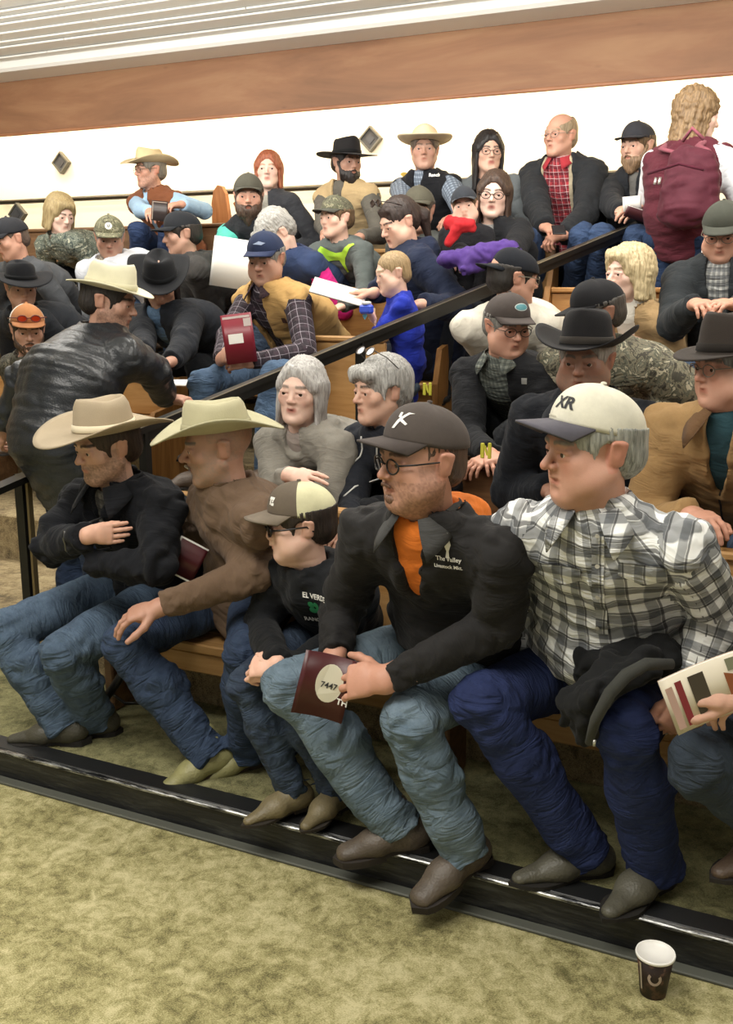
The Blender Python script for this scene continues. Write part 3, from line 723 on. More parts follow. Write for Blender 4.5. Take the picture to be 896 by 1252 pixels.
        if T.get('hood'):
            hz = T['hood']; Bk = N - f * .085 * s - z * .0
            g.append(Prim(J(Bk - l2 * .07), J(Bk + l2 * .07), (.045 * hz, .05 * hz), k=.03)); g.append(Prim(J(N - l2 * .085 - f * .05), J(N - l2 * .05 + f * .06 - z * .02), .03 * hz, .018 * hz, k=.02)); g.append(Prim(J(N + l2 * .085 - f * .05), J(N + l2 * .05 + f * .06 - z * .02), .03 * hz, .018 * hz, k=.02))
        if T.get('open'):
            w0, w1, tt = T['open']; bot_ = N + (P - N) * tt
            g.append(Prim(J(N + f * .20 + z * .04), J(bot_ + f * .20), (w0, .25), (w1, .25), u=l2, k=.006, sub=True, end=.03))
        for (t0_, w0_, t1_, w1_) in T.get('cuts', ()): g.append(Prim(J(N + (P - N) * t0_ + f * .22), J(N + (P - N) * t1_ + f * .22), (w0_, .24), (w1_, .24), u=l2, k=.006, sub=True, end=.02))
        g += ga
        hh = T.get('h', hb); v, fc = surface(g, hh)
        amp = T['amp']; n_ = normals(v, fc); v = v + n_ * (folds(v, fc, g, amp, seed=len(label) * .37))[:, None]
        uv = limb_uv(v, fc, g, (J(P), nrm(N - P), l2))
        m = mat if isinstance(mat, list) else [mat]; fm = None
        if len(m) > 1:
            idx = nearest(g, v[fc].mean(1)); fm = np.array([g[i].mat for i in idx]); fm = np.minimum(fm, len(m) - 1)
        o = obj(T.get('name', 'jacket'), npmesh('garment', v, fc, m, fm, uv=uv), root); objs[T.get('name', 'jacket')] = o
        if T.get('flap'):
            fm_, fs = T['flap']; cm = MB(); rn = nin - .052 * s + .062
            ff = nrm(f - z * np.dot(f, z)); ll = nrm(l2)
            for q in (-1, 1):
                rows = []; M2 = 12
                for oo in (0, .004):
                    for r_i in range(4):
                        for i in range(M2 + 1):
                            e = i / M2; th = pi * (1 - e) + .26 * e; k_ = r_i / 3; fr = e ** 3; g_ = max(0, (e - .6) / .4)
                            rad = rn + oo + k_ * (.020 + .030 * g_ * fs) + (.020 + infl * .8) * g_; zz = .050 - .030 * g_ - k_ * (.036 + .052 * g_ ** 1.5 * fs); th = th + k_ * g_ * .22 * fs
                            rows.append(J(N + ff * rad * math.cos(th) + ll * q * rad * math.sin(th) + z * zz))
                NN = 4 * (M2 + 1); F_ = []
                for r_i in range(3):
                    for i in range(M2):
                        a_ = r_i * (M2 + 1) + i; F_ += [(a_, a_ + 1, a_ + M2 + 2, a_ + M2 + 1), (NN + a_, NN + a_ + M2 + 1, NN + a_ + M2 + 2, NN + a_ + 1)]
                for i in range(M2):
                    for a_ in (i, 3 * (M2 + 1) + i): F_.append((a_, NN + a_, NN + a_ + 1, a_ + 1))
                for r_i in range(3): a_ = r_i * (M2 + 1) + M2; F_.append((a_, NN + a_, NN + a_ + M2 + 1, a_ + M2 + 1))
                cm.add(rows, F_)
            co_ = cm.build('collar', fm_, root, True); uvl = co_.data.uv_layers.new(name='UVMap'); vs_ = co_.data.vertices
            for lp in co_.data.loops: uvl.data[lp.index].uv = (float(Vector(vs_[lp.vertex_index].co).dot(Vector(l2))) * 1.1 + 10, vs_[lp.vertex_index].co.z + 10)
        if T.get('zip'):
          if True:
            # zip tape down the front, following the cloth
            bv = BVHTree.FromPolygons(v.tolist(), fc.tolist())
          for zx in T.get('zipx', (0,)):
            pts_ = []
            for q in np.linspace(0, 1, 18):
                p0 = J(N - z * .02 + (P - N) * (q * .85) + l2 * zx * (1 - .4 * q)); h_ = bv.ray_cast(Vector(p0 + f * .35), Vector(-f), .5)
                if h_[0] is not None: pts_.append(np.array(h_[0]) + f * .002)
            if len(pts_) > 3: mb = MB(); mb.tube(pts_, .0035, 5); mb.build('zipper', T['zip'], o, True)
    if trousers:
        r = s * (b ** .5); g = [Prim(J(HL), J(HR), (.125 * r, .115 * r), k=.03, u=z if abs(f[2]) < .5 else f, mat=0)]
        for hp, K_, A_ in ((HL, KL, AL), (HR, KR, AR)):
            g.append(Prim(J(hp), J(K_), .092 * r, .068 * r, k=.03)); g.append(Prim(J(K_), J(A_ - z * .035 * s - (f * .006)), .062 * r, .062 * s * calfr, k=.02, end=.010))
            g.append(Prim(J(K_ * .55 + A_ * .45 - nrm(K_ - hp) * .015), J(K_ * .6 + A_ * .4), .062 * r, k=.04))
        v, fc = surface(g, hb); n_ = normals(v, fc); v = v + n_ * folds(v, fc, g, .0075, seed=len(label) * .91)[:, None]
        objs['trousers'] = obj('jeans' if trousers[1] else 'trousers', npmesh('trousers', v, fc, trousers[0], uv=limb_uv(v, fc, g)), root)
    # ---- footwear
    if shoe:
        for A_, t_, fp, K_ in ((AR, tR, footpitch[0], KR), (AL, tL, footpitch[1], KL)):
            if A_ is None: continue
            t_ = nrm(V(t_[0], t_[1], 0)); side = np.cross(z, t_); a_ = math.radians(fp); tx = t_ * math.cos(a_) - z * math.sin(a_); tz = z * math.cos(a_) + t_ * math.sin(a_)
            M_ = np.stack([tx, side, tz], 1); kind = shoe[0]; U = V(0, 1, 0); g = []
            pt = {'boot': (.022, .016), 'shoe': (.034, .022), 'sneaker': (.036, .026)}[kind]; tl = {'boot': .185, 'shoe': .165, 'sneaker': .16}[kind]
            sh_ = M_.T @ nrm(K_ - A_)
            g.append(Prim((-.045, 0, -.046), (.07, 0, -.050), (.034, .034), (.040, .032), u=U, end=.03)); g.append(Prim((.07, 0, -.052), (tl - .01, 0, -.064), (.043, .030), pt, u=U, k=.02, end=.024))
            g.append(Prim((-.02, 0, -.045), V(-.02, 0, -.03) + sh_ * .07, .038, .043, k=.03)); g.append(Prim((0, 0, -.03), (.09, 0, -.048), (.030, .03), (.034, .022), u=U, k=.03))
            g = [Prim(p.a * s, p.b * s, p.ra * s, p.rb * s, u=p.u, k=p.k) for p in g]
            v, fc = surface(g, hb * .6, planes=[((0, 0, -.076 * s), (0, 0, -1))]); v = v @ M_.T + J(A_); fm = None
            sm = MB(); ol = []; w1 = pt[0] + .010
            for a_s in np.linspace(0, 1, 13):            # outline of the sole, heel to toe
                x_ = -.083 + (tl + .108) * a_s; w_ = (.036 * math.sqrt(max(0, 1 - (1 - min(a_s, .16) / .16) ** 2)) if a_s < .16 else (.036 - .006 * math.sin((a_s - .16) / .34 * pi) if a_s < .5 else .036 + .011 * math.sin(min(1, (a_s - .5) / .22) * pi / 2))) ; w_ = w_ if a_s < .74 else .047 * max(0, 1 - ((a_s - .74) / .26) ** (2.2 if kind != 'boot' else 1.5)) ** (.5 if kind != 'boot' else .8); ol.append((x_, w_))
            ring = [(x, w) for x, w in ol] + [(x, -w) for x, w in ol[::-1][1:-1]]
            def slab_(ring, z0, z1):
                n_ = len(ring); vv_ = [tuple(M_ @ (V(x, y, zz) * s) + J(A_)) for zz in (z0, z1) for x, y in ring]
                sm.add(vv_, [tuple(range(n_))[::-1], tuple(range(n_, 2 * n_))] + [(i, (i + 1) % n_, n_ + (i + 1) % n_, n_ + i) for i in range(n_)])
            heel_ = .016 if kind == 'boot' else .006
            slab_(ring, -.080, -.070); slab_([(x, w) for x, w in ol[:5]] + [(x, -w) for x, w in ol[:5][::-1][:-1]], -.090, -.079); slab_([(x, w * .97) for x, w in ol[6:]] + [(x, -w * .97) for x, w in ol[6:][::-1][1:]], -.090, -.079) if kind != 'boot' else None
            so_ = sm.build('sole', plain(shoe[2] if len(shoe) > 2 else '#1c1815', .8), None)
            bo_ = obj('boot' if kind == 'boot' else 'shoe', npmesh('shoe', v, fc, [leather(shoe[1], .5)], fm), root); so_.parent = bo_
    # ---- body: head, neck, trunk, limbs and hands, one continuous skin
    VS, FS, CS = [], [], []; cnt = 0
    def put(v, fc, c):
        nonlocal cnt
        VS.append(v); FS.append(fc + cnt); CS.append(c); cnt += len(v)
    g = head_prims(**face); nb = (Rh.T @ (N - z * .03 - H)) / hs; nt = V(0, .012, -.05)
    g.append(Prim(nt, nb, (.052 * (1 + .12 * face.get('fat', 0)), .052), (.060 * b ** .5, .056), u=V(1, 0, 0), k=.03, end=.03))
    v, fc = surface(g, hc / hs); c = head_color(v, tone, **paint); TH = xf(Rh, J(H), hs); put(TH(v), fc, c)
    bc = np.array(srgb(SK.get(tone, tone))[:3])
    g, ga = torso(-.014, True, 0, al=.9); g += ga
    if trousers:
        for hp, K_, A_ in ((HL, KL, AL), (HR, KR, AR)): g += [Prim(J(hp), J(K_), .07 * s, .05 * s, k=.03), Prim(J(K_), J(A_), .046 * s, .034 * s, k=.02)]
    v, fc = surface(g, .022); put(v, fc, np.tile(bc, (len(v), 1)))
    hd = hands if hands else (('relaxed', None, None), ('relaxed', None, None)); out = []
    for sd, W_, E_, hspec in ((-1, WR, ER, hd[0]), (1, WL, EL, hd[1])):
        if hspec is None: continue
        pose, d, bn = hspec[:3]; d = nrm(d) if d is not None else nrm(nrm(W_ - E_) * .6 + f * .6 - z * .2 - sd * l * .5)
        bn = np.asarray(bn, float) if bn is not None else z + f * .3; bn = nrm(bn - d * np.dot(bn, d))
        th = np.cross(bn, d) * (1 if sd < 0 else -1)        # towards the thumb
        M_ = np.stack([d, th, bn], 1); eh = M_.T @ (E_ - W_)
        kw = dict(POSE[pose]) if isinstance(pose, str) else dict(pose)
        g = hand_prims(elbow=eh, bare=(.24 * s if armskin else .06), **kw); sc = s * (hspec[3] if len(hspec) > 3 else 1.0)
        v, fc = surface(g, (.0028, .0042, .006, .008)[lod]); flip = np.linalg.det(M_) < 0
        cc = np.tile(bc * np.array([1.04, .98, .96]), (len(v), 1)); v2 = xf(M_, J(W_), sc)(v); put(v2, fc[:, ::-1] if flip else fc, cc); out.append((W_, M_, sc))
    pts['hands'] = out
    allf = np.concatenate(FS); body = obj('body', npmesh('body', np.concatenate(VS), allf, skin(), col=np.concatenate(CS)), root)
    # ---- things on the head, built in head space
    MH = Matrix.Translation(Vector(J(H))) @ Matrix([[*(Rh[i] * hs), 0] for i in range(3)] + [[0, 0, 0, 1]])
    def onhead(name, me, parent=root):
        o = obj(name, me, parent)
        if parent is root: o.matrix_local = MH
        return o
    if lod < 3:
        e = onhead('eyes', None) if False else None
        [setattr(eye_mesh(q).build('eye', [plain('#cfc5bb', .25), plain(eyes, .2), plain('#0a0808', .1)], root, True), 'matrix_local', MH) for q in (-1, 1)]
    if hair:
        o = onhead('hair', hair_mesh(hair_prims(hair[0]), hc * 1.1, hairmat(*hair[1:]), amp=.002 if hair[0] in ('crop', 'short', 'fringe') else .0035, curl=curl, planes=[((0, 0, hat[1] + .006), (0, -math.sin(math.radians(hat[2])), 1))] if hat else ())); objs['hair'] = o
    if beard:
        o = onhead('beard', hair_mesh(beard_prims(beard[0]), hc, hairmat(*beard[1:]), amp=.003, curl=.002)); objs['beard'] = o
    if hat:
        kind, base_z, tilt, kw = hat; kw = dict(kw); turn = kw.pop('turn', 0); HM = MH @ Matrix.Translation((0, .006, base_z)) @ Matrix.Rotation(math.radians(tilt), 4, 'X') @ Matrix.Rotation(math.radians(turn), 4, 'Z')
        if kind == 'cowboy':
            me, bd = cowboy(**kw); h_ = obj('cowboy_hat', me, root); h_.matrix_local = HM; obj('hat_band', bd, h_)
        else:
            me, mb, bt = cap(**kw); h_ = obj('cap', me, root); h_.matrix_local = HM
            vi = mb.build('visor', kw['mats'][1], h_, True); bt.build('cap_button', kw['mats'][0], h_, True)
        objs['hat'] = h_; pts['HM'] = HM
    if glasses:
        fc_, lens, rr = glasses; mb = MB()
        for s_ in (-1, 1):
            ring = [V(s_ * .033 + .024 * math.cos(a), -.099 + .006 * abs(math.cos(a)) ** 2 * (1 if s_ * math.cos(a) > 0 else .3), -.001 + .017 * math.sin(a)) for a in np.arange(16) * 2 * pi / 16]
            mb.tube(ring, rr, 5, closed=True); mb.tube([V(s_ * .056, -.093, .004), V(s_ * .079, -.06, .006), V(s_ * .083, .01, .006), V(s_ * .08, .03, -.012)], rr, 5)
            if lens:
                c_ = len(mb.v); 
        mb.tube([V(-.010, -.102, .003), V(0, -.105, .006), V(.010, -.102, .003)], rr, 5)
        go = mb.build('glasses', fc_, root, True); go.matrix_local = MH
        if lens:
            for s_ in (-1, 1):
                lb = MB(); ring = [(s_ * .033 + .0235 * math.cos(a), -.0995 + .006 * abs(math.cos(a)) ** 2 * (1 if s_ * math.cos(a) > 0 else .3), -.001 + .0165 * math.sin(a)) for a in np.arange(16) * 2 * pi / 16]
                ring2 = [(x, y + .0012, z_) for x, y, z_ in ring]
                lb.add(ring + ring2, [list(range(16)), list(range(16, 32))[::-1]] + [[i, (i + 1) % 16, 16 + (i + 1) % 16, 16 + i] for i in range(16)]); lb.build('lens', lens, go)
    pts.update(objs=objs, TH=TH, MH=MH, l2=l2); return pts
# ------------------------------------------------------------------ the hall
ZR = [0.10, 0.30, 0.52, 0.74, 0.96, 1.18]              # floor height of every tier
SEAT = [0.44] + [z + .41 for z in ZR[1:]]
YF = [2.31] + [2.95 + .68 * k for k in range(6)]       # front edge of every tier
YF = [2.31, 2.95, 3.63, 4.31, 4.99, 5.67]; WALLY = 6.78
struct = lambda o: tag(o, kind='structure')
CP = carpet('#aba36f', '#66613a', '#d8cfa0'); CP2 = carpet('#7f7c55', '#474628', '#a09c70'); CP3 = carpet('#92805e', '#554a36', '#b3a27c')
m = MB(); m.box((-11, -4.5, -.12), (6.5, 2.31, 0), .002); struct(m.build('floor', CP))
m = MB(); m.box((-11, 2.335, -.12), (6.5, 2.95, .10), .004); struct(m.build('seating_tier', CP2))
for k in range(1, 6):
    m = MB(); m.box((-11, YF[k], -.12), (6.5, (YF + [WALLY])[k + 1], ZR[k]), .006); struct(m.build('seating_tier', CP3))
blk = NT('black_rubber'); vv = blk.coord((1, 6, 6)); blk.base(blk.mix(blk.ramp(blk.noise(vv, 6, 5, .7), [(.5, (0, 0, 0, 1)), (.72, (1, 1, 1, 1))]), srgb('#17181a'), srgb('#3d3e3a'))); blk.set(Roughness=.42); blk.bump(blk.noise(vv, 14, 3), .3, .01)
m = MB(); m.box((-11, 2.312, .0), (6.5, 2.345, .094), .004); struct(m.build('trim_1', blk.m))
steel = NT('worn_steel'); vv = steel.coord((1, 8, 8)); steel.base(steel.mix(steel.ramp(steel.noise(vv, 9, 5, .75), [(.45, (0, 0, 0, 1)), (.6, (1, 1, 1, 1))]), srgb('#26272a'), srgb('#c9cac8'))); steel.set(Roughness=.3, Metallic=.7)
m = MB(); m.box((-11, 2.304, .092), (6.5, 2.322, .104), .003); struct(m.build('trim_2', steel.m))
m = MB(); m.box((-11, 2.322, .094), (6.5, 2.40, .104), .003); struct(m.build('trim_3', plain('#1a1b1c', .45, name='rubber')))
m = MB(); m.box((-11, 2.275, .0), (6.5, 2.312, .010), .003); struct(m.build('trim_4', plain('#50524a', .6, name='floor_strip')))
wl = NT('cream_plaster'); wl.base(wl.mix(wl.noise(wl.coord(), 2.5, 3), srgb('#e9dfc6'), srgb('#efe6d0'))); wl.set(Roughness=.9); wl.bump(wl.noise(wl.coord(), 160, 3), .08, .004)
m = MB(); m.box((-11, WALLY, -.12), (6.5, WALLY + .12, 3.35), .002); struct(m.build('wall_back', wl.m))
m = MB(); m.box((-11.1, -4.5, -.12), (-11, WALLY + .1, 4.6), .002); struct(m.build('wall_left', wl.m))
m = MB(); m.box((6.5, -4.5, -.12), (6.6, WALLY + .1, 4.6), .002); struct(m.build('wall_right', wl.m))
# reddish beam with its lamps hidden between beam and wall
bm_ = NT('stained_beam'); v = bm_.coord((.35, 3, 2.2)); n = bm_.noise(v, 2.2, 5, .6, .6); kn = bm_.node('ShaderNodeTexVoronoi', Scale=3.1); bm_.link(bm_.coord((1, 2.5, 2.5)), kn.inputs['Vector'])
spot = bm_.ramp(kn.outputs[0], [(.0, (1, 1, 1, 1)), (.05, (.3, .3, .3, 1)), (.1, (0, 0, 0, 1))])
bm_.base(bm_.mix(bm_.math('MULTIPLY', spot, .5), bm_.ramp(n, [(.3, srgb('#7a563c')), (.5, srgb('#8f6648')), (.7, srgb('#a07a58'))]), srgb('#573828'))); bm_.set(Roughness=.6)
m = MB(); m.box((-11, 6.30, 2.765), (6.5, 6.36, 3.15), .004); beam = m.build('ceiling_beam', bm_.m); struct(beam)
m = MB(); m.box((-11, 6.285, 2.755), (6.5, 6.315, 2.775), .004); m.build('beam_lip', wood('#b07a54', '#8d5b3c', 0, 1, .5), beam)
ceilm = NT('ceiling_paint'); ceilm.base(srgb('#ecebe6')); ceilm.set(Roughness=.7)
# ceiling: long lapped boards running with the rows, the shade of their gaps put in as dark strips
m = MB(); m.box((-11, -4.5, 4.3), (6.5, 6.3, 4.4), .002); cl = struct(m.build('ceiling', ceilm.m))
m = MB(); m.box((-11, 6.0, 3.15), (6.5, 6.36, 3.24), .02); m.build('ceiling_cove', ceilm.m, cl)
yy = 6.0; zz = 3.215; k = 0; rr = random.Random(4); gapshade = plain('#8a8882', .9, name='gap_shade')
while yy > 4.3:
    w_ = rr.choice((.06, .09, .13, .17)); gap = rr.choice((.004, .007, .014)); cut = rr.uniform(-6, 0)
    for a, b_ in ((-11, cut - .003), (cut + .003, 6.5)):
        MB().box((a, yy - w_, zz), (b_, yy + .03, zz + .012), .002).build('ceiling_board', ceilm.m, cl)
    MB().box((-11, yy - w_ + .012, zz + .012), (6.5, yy - w_ + .02, zz + .012 + gap), .001).build('gap_shade_strip', gapshade, cl)
    yy -= w_; zz += .012 + gap; k += 1
m = MB(); m.box((-11, .0, zz), (6.5, yy + .03, zz + .012), .002); m.build('ceiling_board', ceilm.m, cl)
# wall diamonds
for (px, py, Y, lab) in ((75, 199, WALLY - .03, 'small dark diamond-shaped wall fixture left of the tan cowboy hat'), (453, 170, WALLY - .03, 'small grey diamond-shaped wall fixture behind the black cowboy hat'), (22, 262, 6.3, 'dark diamond fixture low at the left edge beside the pale haired woman')):
    p = at(px, py, Y=Y); d = empty('wall_diamond', p, lab, 'wall fixture', 'diamond fixtures on the cream wall')
    R_ = .088; q = lambda r: [(0, -r), (r, 0), (0, r), (-r, 0)]
    mm = MB(); 
    for i in range(4):
        a0, a1 = q(R_)[i], q(R_)[(i + 1) % 4]; b0, b1 = q(R_ * .82)[i], q(R_ * .82)[(i + 1) % 4]
        mm.prism([a0, a1, b1, b0], -.02, .02, 1)
    mm.build('frame', plain('#5a574c', .5), d); mm = MB(); mm.prism(q(R_ * .83), -.008, .02, 1); mm.build('panel', cloth('#4a4a4a', bump=.1), d)
    mm = MB(); mm.prism(q(R_ * .4), -.013, -.006, 1); mm.build('centre_plate', plain('#3a3a3c', .5), d)
# wall rails
def pipe(name, pts, r, mat, label, cat='railing', extra=None):
    mm = MB(); mm.tube(pts, r, 10); o = mm.build(name, mat, None, True); tag(o, label, cat); return o
brass = plain('#4b4335', .35, .6, 'bronze_pipe')
rl = empty('wall_rail', (-4, 6.62, 1.2), 'long bronze handrail on the cream wall behind the top row', 'railing')
for z_ in (2.30, 2.05):
    mm = MB(); mm.tube([(-6.9, .0, z_ - 1.2), (10.2, .0, z_ - 1.2)], .019, 8); mm.build('pipe', brass, rl, True)
for x_ in np.arange(-6.5, 10, 1.9):
    mm = MB(); mm.tube([(x_, 0, .85), (x_, 0, 1.1), (x_, .08, 1.12), (x_, .15, 1.12)], .010, 6); mm.build('bracket', brass, rl, True); 
# ---- benches
W1 = [wood('#c49b66', '#a0733e', 0, 1.0, .45), wood('#b88950', '#8f6030', 0, 1.2, .45)]; WE = wood('#a97b45', '#7c5126', 2, 1.0, .45); WD = wood('#8b6a4a', '#5c4029', 0, 1.0, .5)
WM = wood('#8a6440', '#5e4028', 0, 1.0, .5)  # darker copy of the bench wood, shade between the rows in its colour
railX = lambda y: -2.25 + (y - 3.0) * .435
def bench(k, x0, x1, label, dark=False, ends=(1, 1), bh=.44):
    y0 = YF[k] + (.36 if k else .38); z = SEAT[k]; fl = ZR[k]; yb = (YF + [WALLY])[k + 1] - .02
    if k == 5: yb = 6.30
    w1 = WM if dark == 2 else WD if dark else W1[k % 2]
    t = empty('bench', ((x0 + x1) / 2, y0, fl), label, 'bench', 'wooden benches in rising rows'); L = (x1 - x0) / 2
    B = lambda n, lo, hi, mt=w1, bv=.006: MB().box(lo, hi, bv).build(n, mt, t)
    d = yb - y0; h = z - fl
    B('seat_plank', (-L, 0, h - .035), (L, d * .48, h)); B('seat_plank', (-L, d * .5, h - .035), (L, d - .04, h))
    B('apron', (-L + .01, .012, h - .11), (L - .01, .034, h - .036))
    if bh: B('back_panel', (-L, d - .032, h + .04), (L, d - .006, h + bh)); B('back_cap', (-L, d - .05, h + bh), (L, d + .012, h + bh + .025)); B('back_rail', (-L, d - .036, h - .03), (L, d - .008, h + .035))
    nleg = max(2, int(2 * L / 1.1) + 1)
    for i in range(nleg):
        x = -L + .06 + (2 * L - .12) * i / (nleg - 1)
        B('bench_leg', (x - .02, .04, 0), (x + .02, d - .04, h - .036), WD)
    for sd, on in ((-1, ends[0]), (1, ends[1])):
        if on:
            x = sd * (L + .014); mm = MB(); mm.prism([(-.01, 0), (-.01, h + .0), (.04, h + min(.17, bh * .4)), (d * .55, h + min(.2, bh * .5)), (d - .05, h + bh + .03), (d + .015, h + bh + .03), (d + .015, 0 if k == 5 else h - .25), (d * .6, 0)], x - .014, x + .014, 0); mm.build('end_panel', WE, t)
    return t
bench(0, -2.44, 1.6, 'low front row wooden bench under the five nearest seated people', False, (0, 1))
bench(1, -2.05, 1.8, 'second row wooden bench with low back behind the orange hood', 2, (1, 1), .24)
bench(2, -1.72, 2.0, 'third row backless bench right of the black stair rail', 2, (0, 0), 0)
bench(2, -2.36, -1.99, 'short light bench block left of the little boy in blue', False, (0, 0))
bench(2, -6.5, -3.15, 'third row wooden bench at left with boxy end behind the leather jacket', False, (0, 1), .21)
bench(3, -1.42, 2.2, 'fourth row wooden bench behind the blond woman in tan coat')
bench(3, -2.72, -1.92, 'fourth row light wooden bench beside the boy in blue', False, (0, 1))
bench(3, -6.8, -2.74, 'fourth row backless bench under the white hooded sweatshirt man', False, (0, 0), 0)
bench(4, -2.9, -1.62, 'fifth row light wooden bench behind the boy in grey hoodie')
bench(4, -7.2, -2.95, 'fifth row backless bench under the heavily bearded man', False, (0, 0), 0)
bench(4, -.95, 2.2, 'fifth row wooden bench at right behind the dark capped man')
bench(5, -7.6, -1.02, 'top row brown wooden bench along the cream wall', True, (1, 1))
# curved wooden bench end with its brace, top row
p = at(272, 250, Y=6.36); t = empty('bench_end_board', (p[0], 6.36, ZR[5]), 'tall round-topped wooden bench end standing at the wall rail', 'bench end')
prof = [(0, 0), (0, 1.02), (.02, 1.10), (.06, 1.14), (.10, 1.13), (.13, 1.08), (.16, .9), (.2, .62), (.22, .3), (.22, 0)]
m = MB(); m.prism([(-.08 + a * .9, b_) for a, b_ in prof], -.02, .02, 1); m.build('board', wood('#c0834e', '#94592c', 2), t)
m = MB(); m.tube([(.1, .01, 1.02), (.26, .02, .74)], .016, 6); m.build('brace', wood('#c0834e', '#94592c', 2), t); m = MB(); m.tube([(.08, .01, .74), (.27, .02, .72)], .014, 6); m.build('brace', wood('#c0834e', '#94592c', 2), t)
# ---- stair rail
blackp = plain('#1c1b19', .38, .3, 'black_paint')
A_ = V(-2.32, 2.84, 1.11); B_ = V(-1.10, 5.62, 1.965); o_ = V(A_[0], A_[1], .1)
t = empty('stair_rail', o_, 'long black handrail sloping up through the middle of the crowd', 'railing')
dz = V(0, 0, .022)
def bar(a, b, hw, hh, mat, name, par, up=V(0, 0, 1)):
    a = np.asarray(a, float); b = np.asarray(b, float); d = nrm(b - a); s_ = nrm(np.cross(d, up)); u_ = np.cross(s_, d); vs = [c + s_ * i * hw + u_ * j * hh for c in (a, b) for i, j in ((-1, -1), (1, -1), (1, 1), (-1, 1))]
    mm = MB(); mm.add(vs, [(0, 1, 2, 3), (7, 6, 5, 4), (0, 4, 5, 1), (1, 5, 6, 2), (2, 6, 7, 3), (3, 7, 4, 0)]); return mm.build(name, mat, par)
bar(A_ - o_, B_ - o_, .026, .011, blackp, 'top_rail', t); bar(A_ - o_ + dz * .5 + V(.018, -.008, 0), B_ - o_ + dz * .5 + V(.018, -.008, 0), .005, .002, plain('#6f6756', .35, .5, 'pale_edge'), 'pale_strip', t)  # thin paler strip along one side of the rail top
bar(A_ - o_ - V(0, 0, .028), B_ - o_ - V(0, 0, .028), .014, .016, blackp, 'lower_rail', t)
for q in (.02, .35, .68, .98):
    p_ = A_ + (B_ - A_) * q; kk = max([i for i in range(6) if YF[i] <= p_[1]]); bar(V(p_[0], p_[1], ZR[kk]) - o_, p_ - o_ - V(0, 0, .01), .016, .016, blackp, 'post', t, V(0, 1, 0))
# left front rail
p0 = V(-3.02, 3.02, ZR[1]); t = empty('front_rail', p0, 'black square-post railing at the left edge beside the folded-arms cowboy', 'railing')
bar((0, 0, 0), (0, 0, .585), .021, .021, blackp, 'post', t, V(0, 1, 0)); bar((-.04, -.72, .44), (.08, .55, .68), .034, .013, blackp, 'top_rail', t); bar((-.04, -.72, -.28), (-.04, -.72, .44), .021, .021, blackp, 'post', t, V(0, 1, 0))
bar((.035, 0, .02), (.035, 0, .56), .006, .012, plain('#7a6a4a', .4, .5), 'pale_strip', t, V(0, 1, 0))  # thin paler strip up the side of the post
# bench support brace and white plastic foot under the front bench
p = at(120, 872, Z=.14); t = empty('bench_brace', (p[0], p[1], .1), 'curved black brace with a white end cap under the front bench', 'brace')
m = MB(); m.tube([(0, 0, .06), (.05, .04, .14), (.1, .08, .24)], .016, 8); m.build('strap', blackp, t, True); m = MB(); m.tube([(.02, .05, .10), (.10, .03, .085), (.2, .04, .10), (.28, .1, .12)], .006, 6); m.build('loop', blackp, t, True)
m = MB(); m.box((-.035, -.02, 0), (.01, .015, .07), .006); m.build('end_cap', plain('#f1f1ee', .4), t)
# ---- paper cup
p = at(798, 1213, Z=0); t = empty('paper_cup', (p[0], p[1], 0), 'brown printed paper coffee cup with white rim on the carpet', 'cup')
cupm = NT('printed_paper'); v = cupm.coord(); cupm.base(cupm.mix(cupm.ramp(cupm.noise(v, 45, 3, .6), [(.5, (0, 0, 0, 1)), (.62, (1, 1, 1, 1))]), srgb('#241611'), srgb('#5c4234'))); cupm.set(Roughness=.5)
m = MB(); m.lathe([(.0, .004), (.028, .004), (.0285, 0), (.030, 0), (.0425, .104), (.0415, .104), (.0295, .008), (0, .008)], 40); m.build('cup_body', cupm.m, t, True)
m = MB(); m.lathe([(.0418, .098), (.0452, .1), (.0458, .104), (.0445, .108), (.0415, .106), (.040, .101), (0, .100)], 40); m.build('white_lid', plain('#f6f4ee', .35), t, True)
def cup_pt(a, z, r0=.0012): r = .030 + .0125 * z / .104 + r0; return (r * math.cos(a), r * math.sin(a), z)
m = MB(); n = 28; th0 = math.atan2(-p[1], -p[0]); pts = [(cup_pt(th0 + .05 + .42 * math.cos(q), .060 + .018 * math.sin(q)), cup_pt(th0 + .05 + .25 * math.cos(q), .060 + .0105 * math.sin(q))) for q in np.linspace(2.4, 6.9, n)]
m.add([x for pr in pts for x in pr], [(2 * i, 2 * i + 1, 2 * i + 3, 2 * i + 2) for i in range(n - 1)]); tag(m.build('ring_print', plain('#b3a193', .5), t), 'pale ring printed on the cup')
m = MB(); m.add([cup_pt(th0 - .95 - .0 * k + .16 * (j % 2), .02 + .012 * k + .0 * j) for k in range(7) for j in range(2)], [(2 * k, 2 * k + 1, 2 * k + 3, 2 * k + 2) for k in range(6)]); m.build('side_print', plain('#a59a86', .5), t)
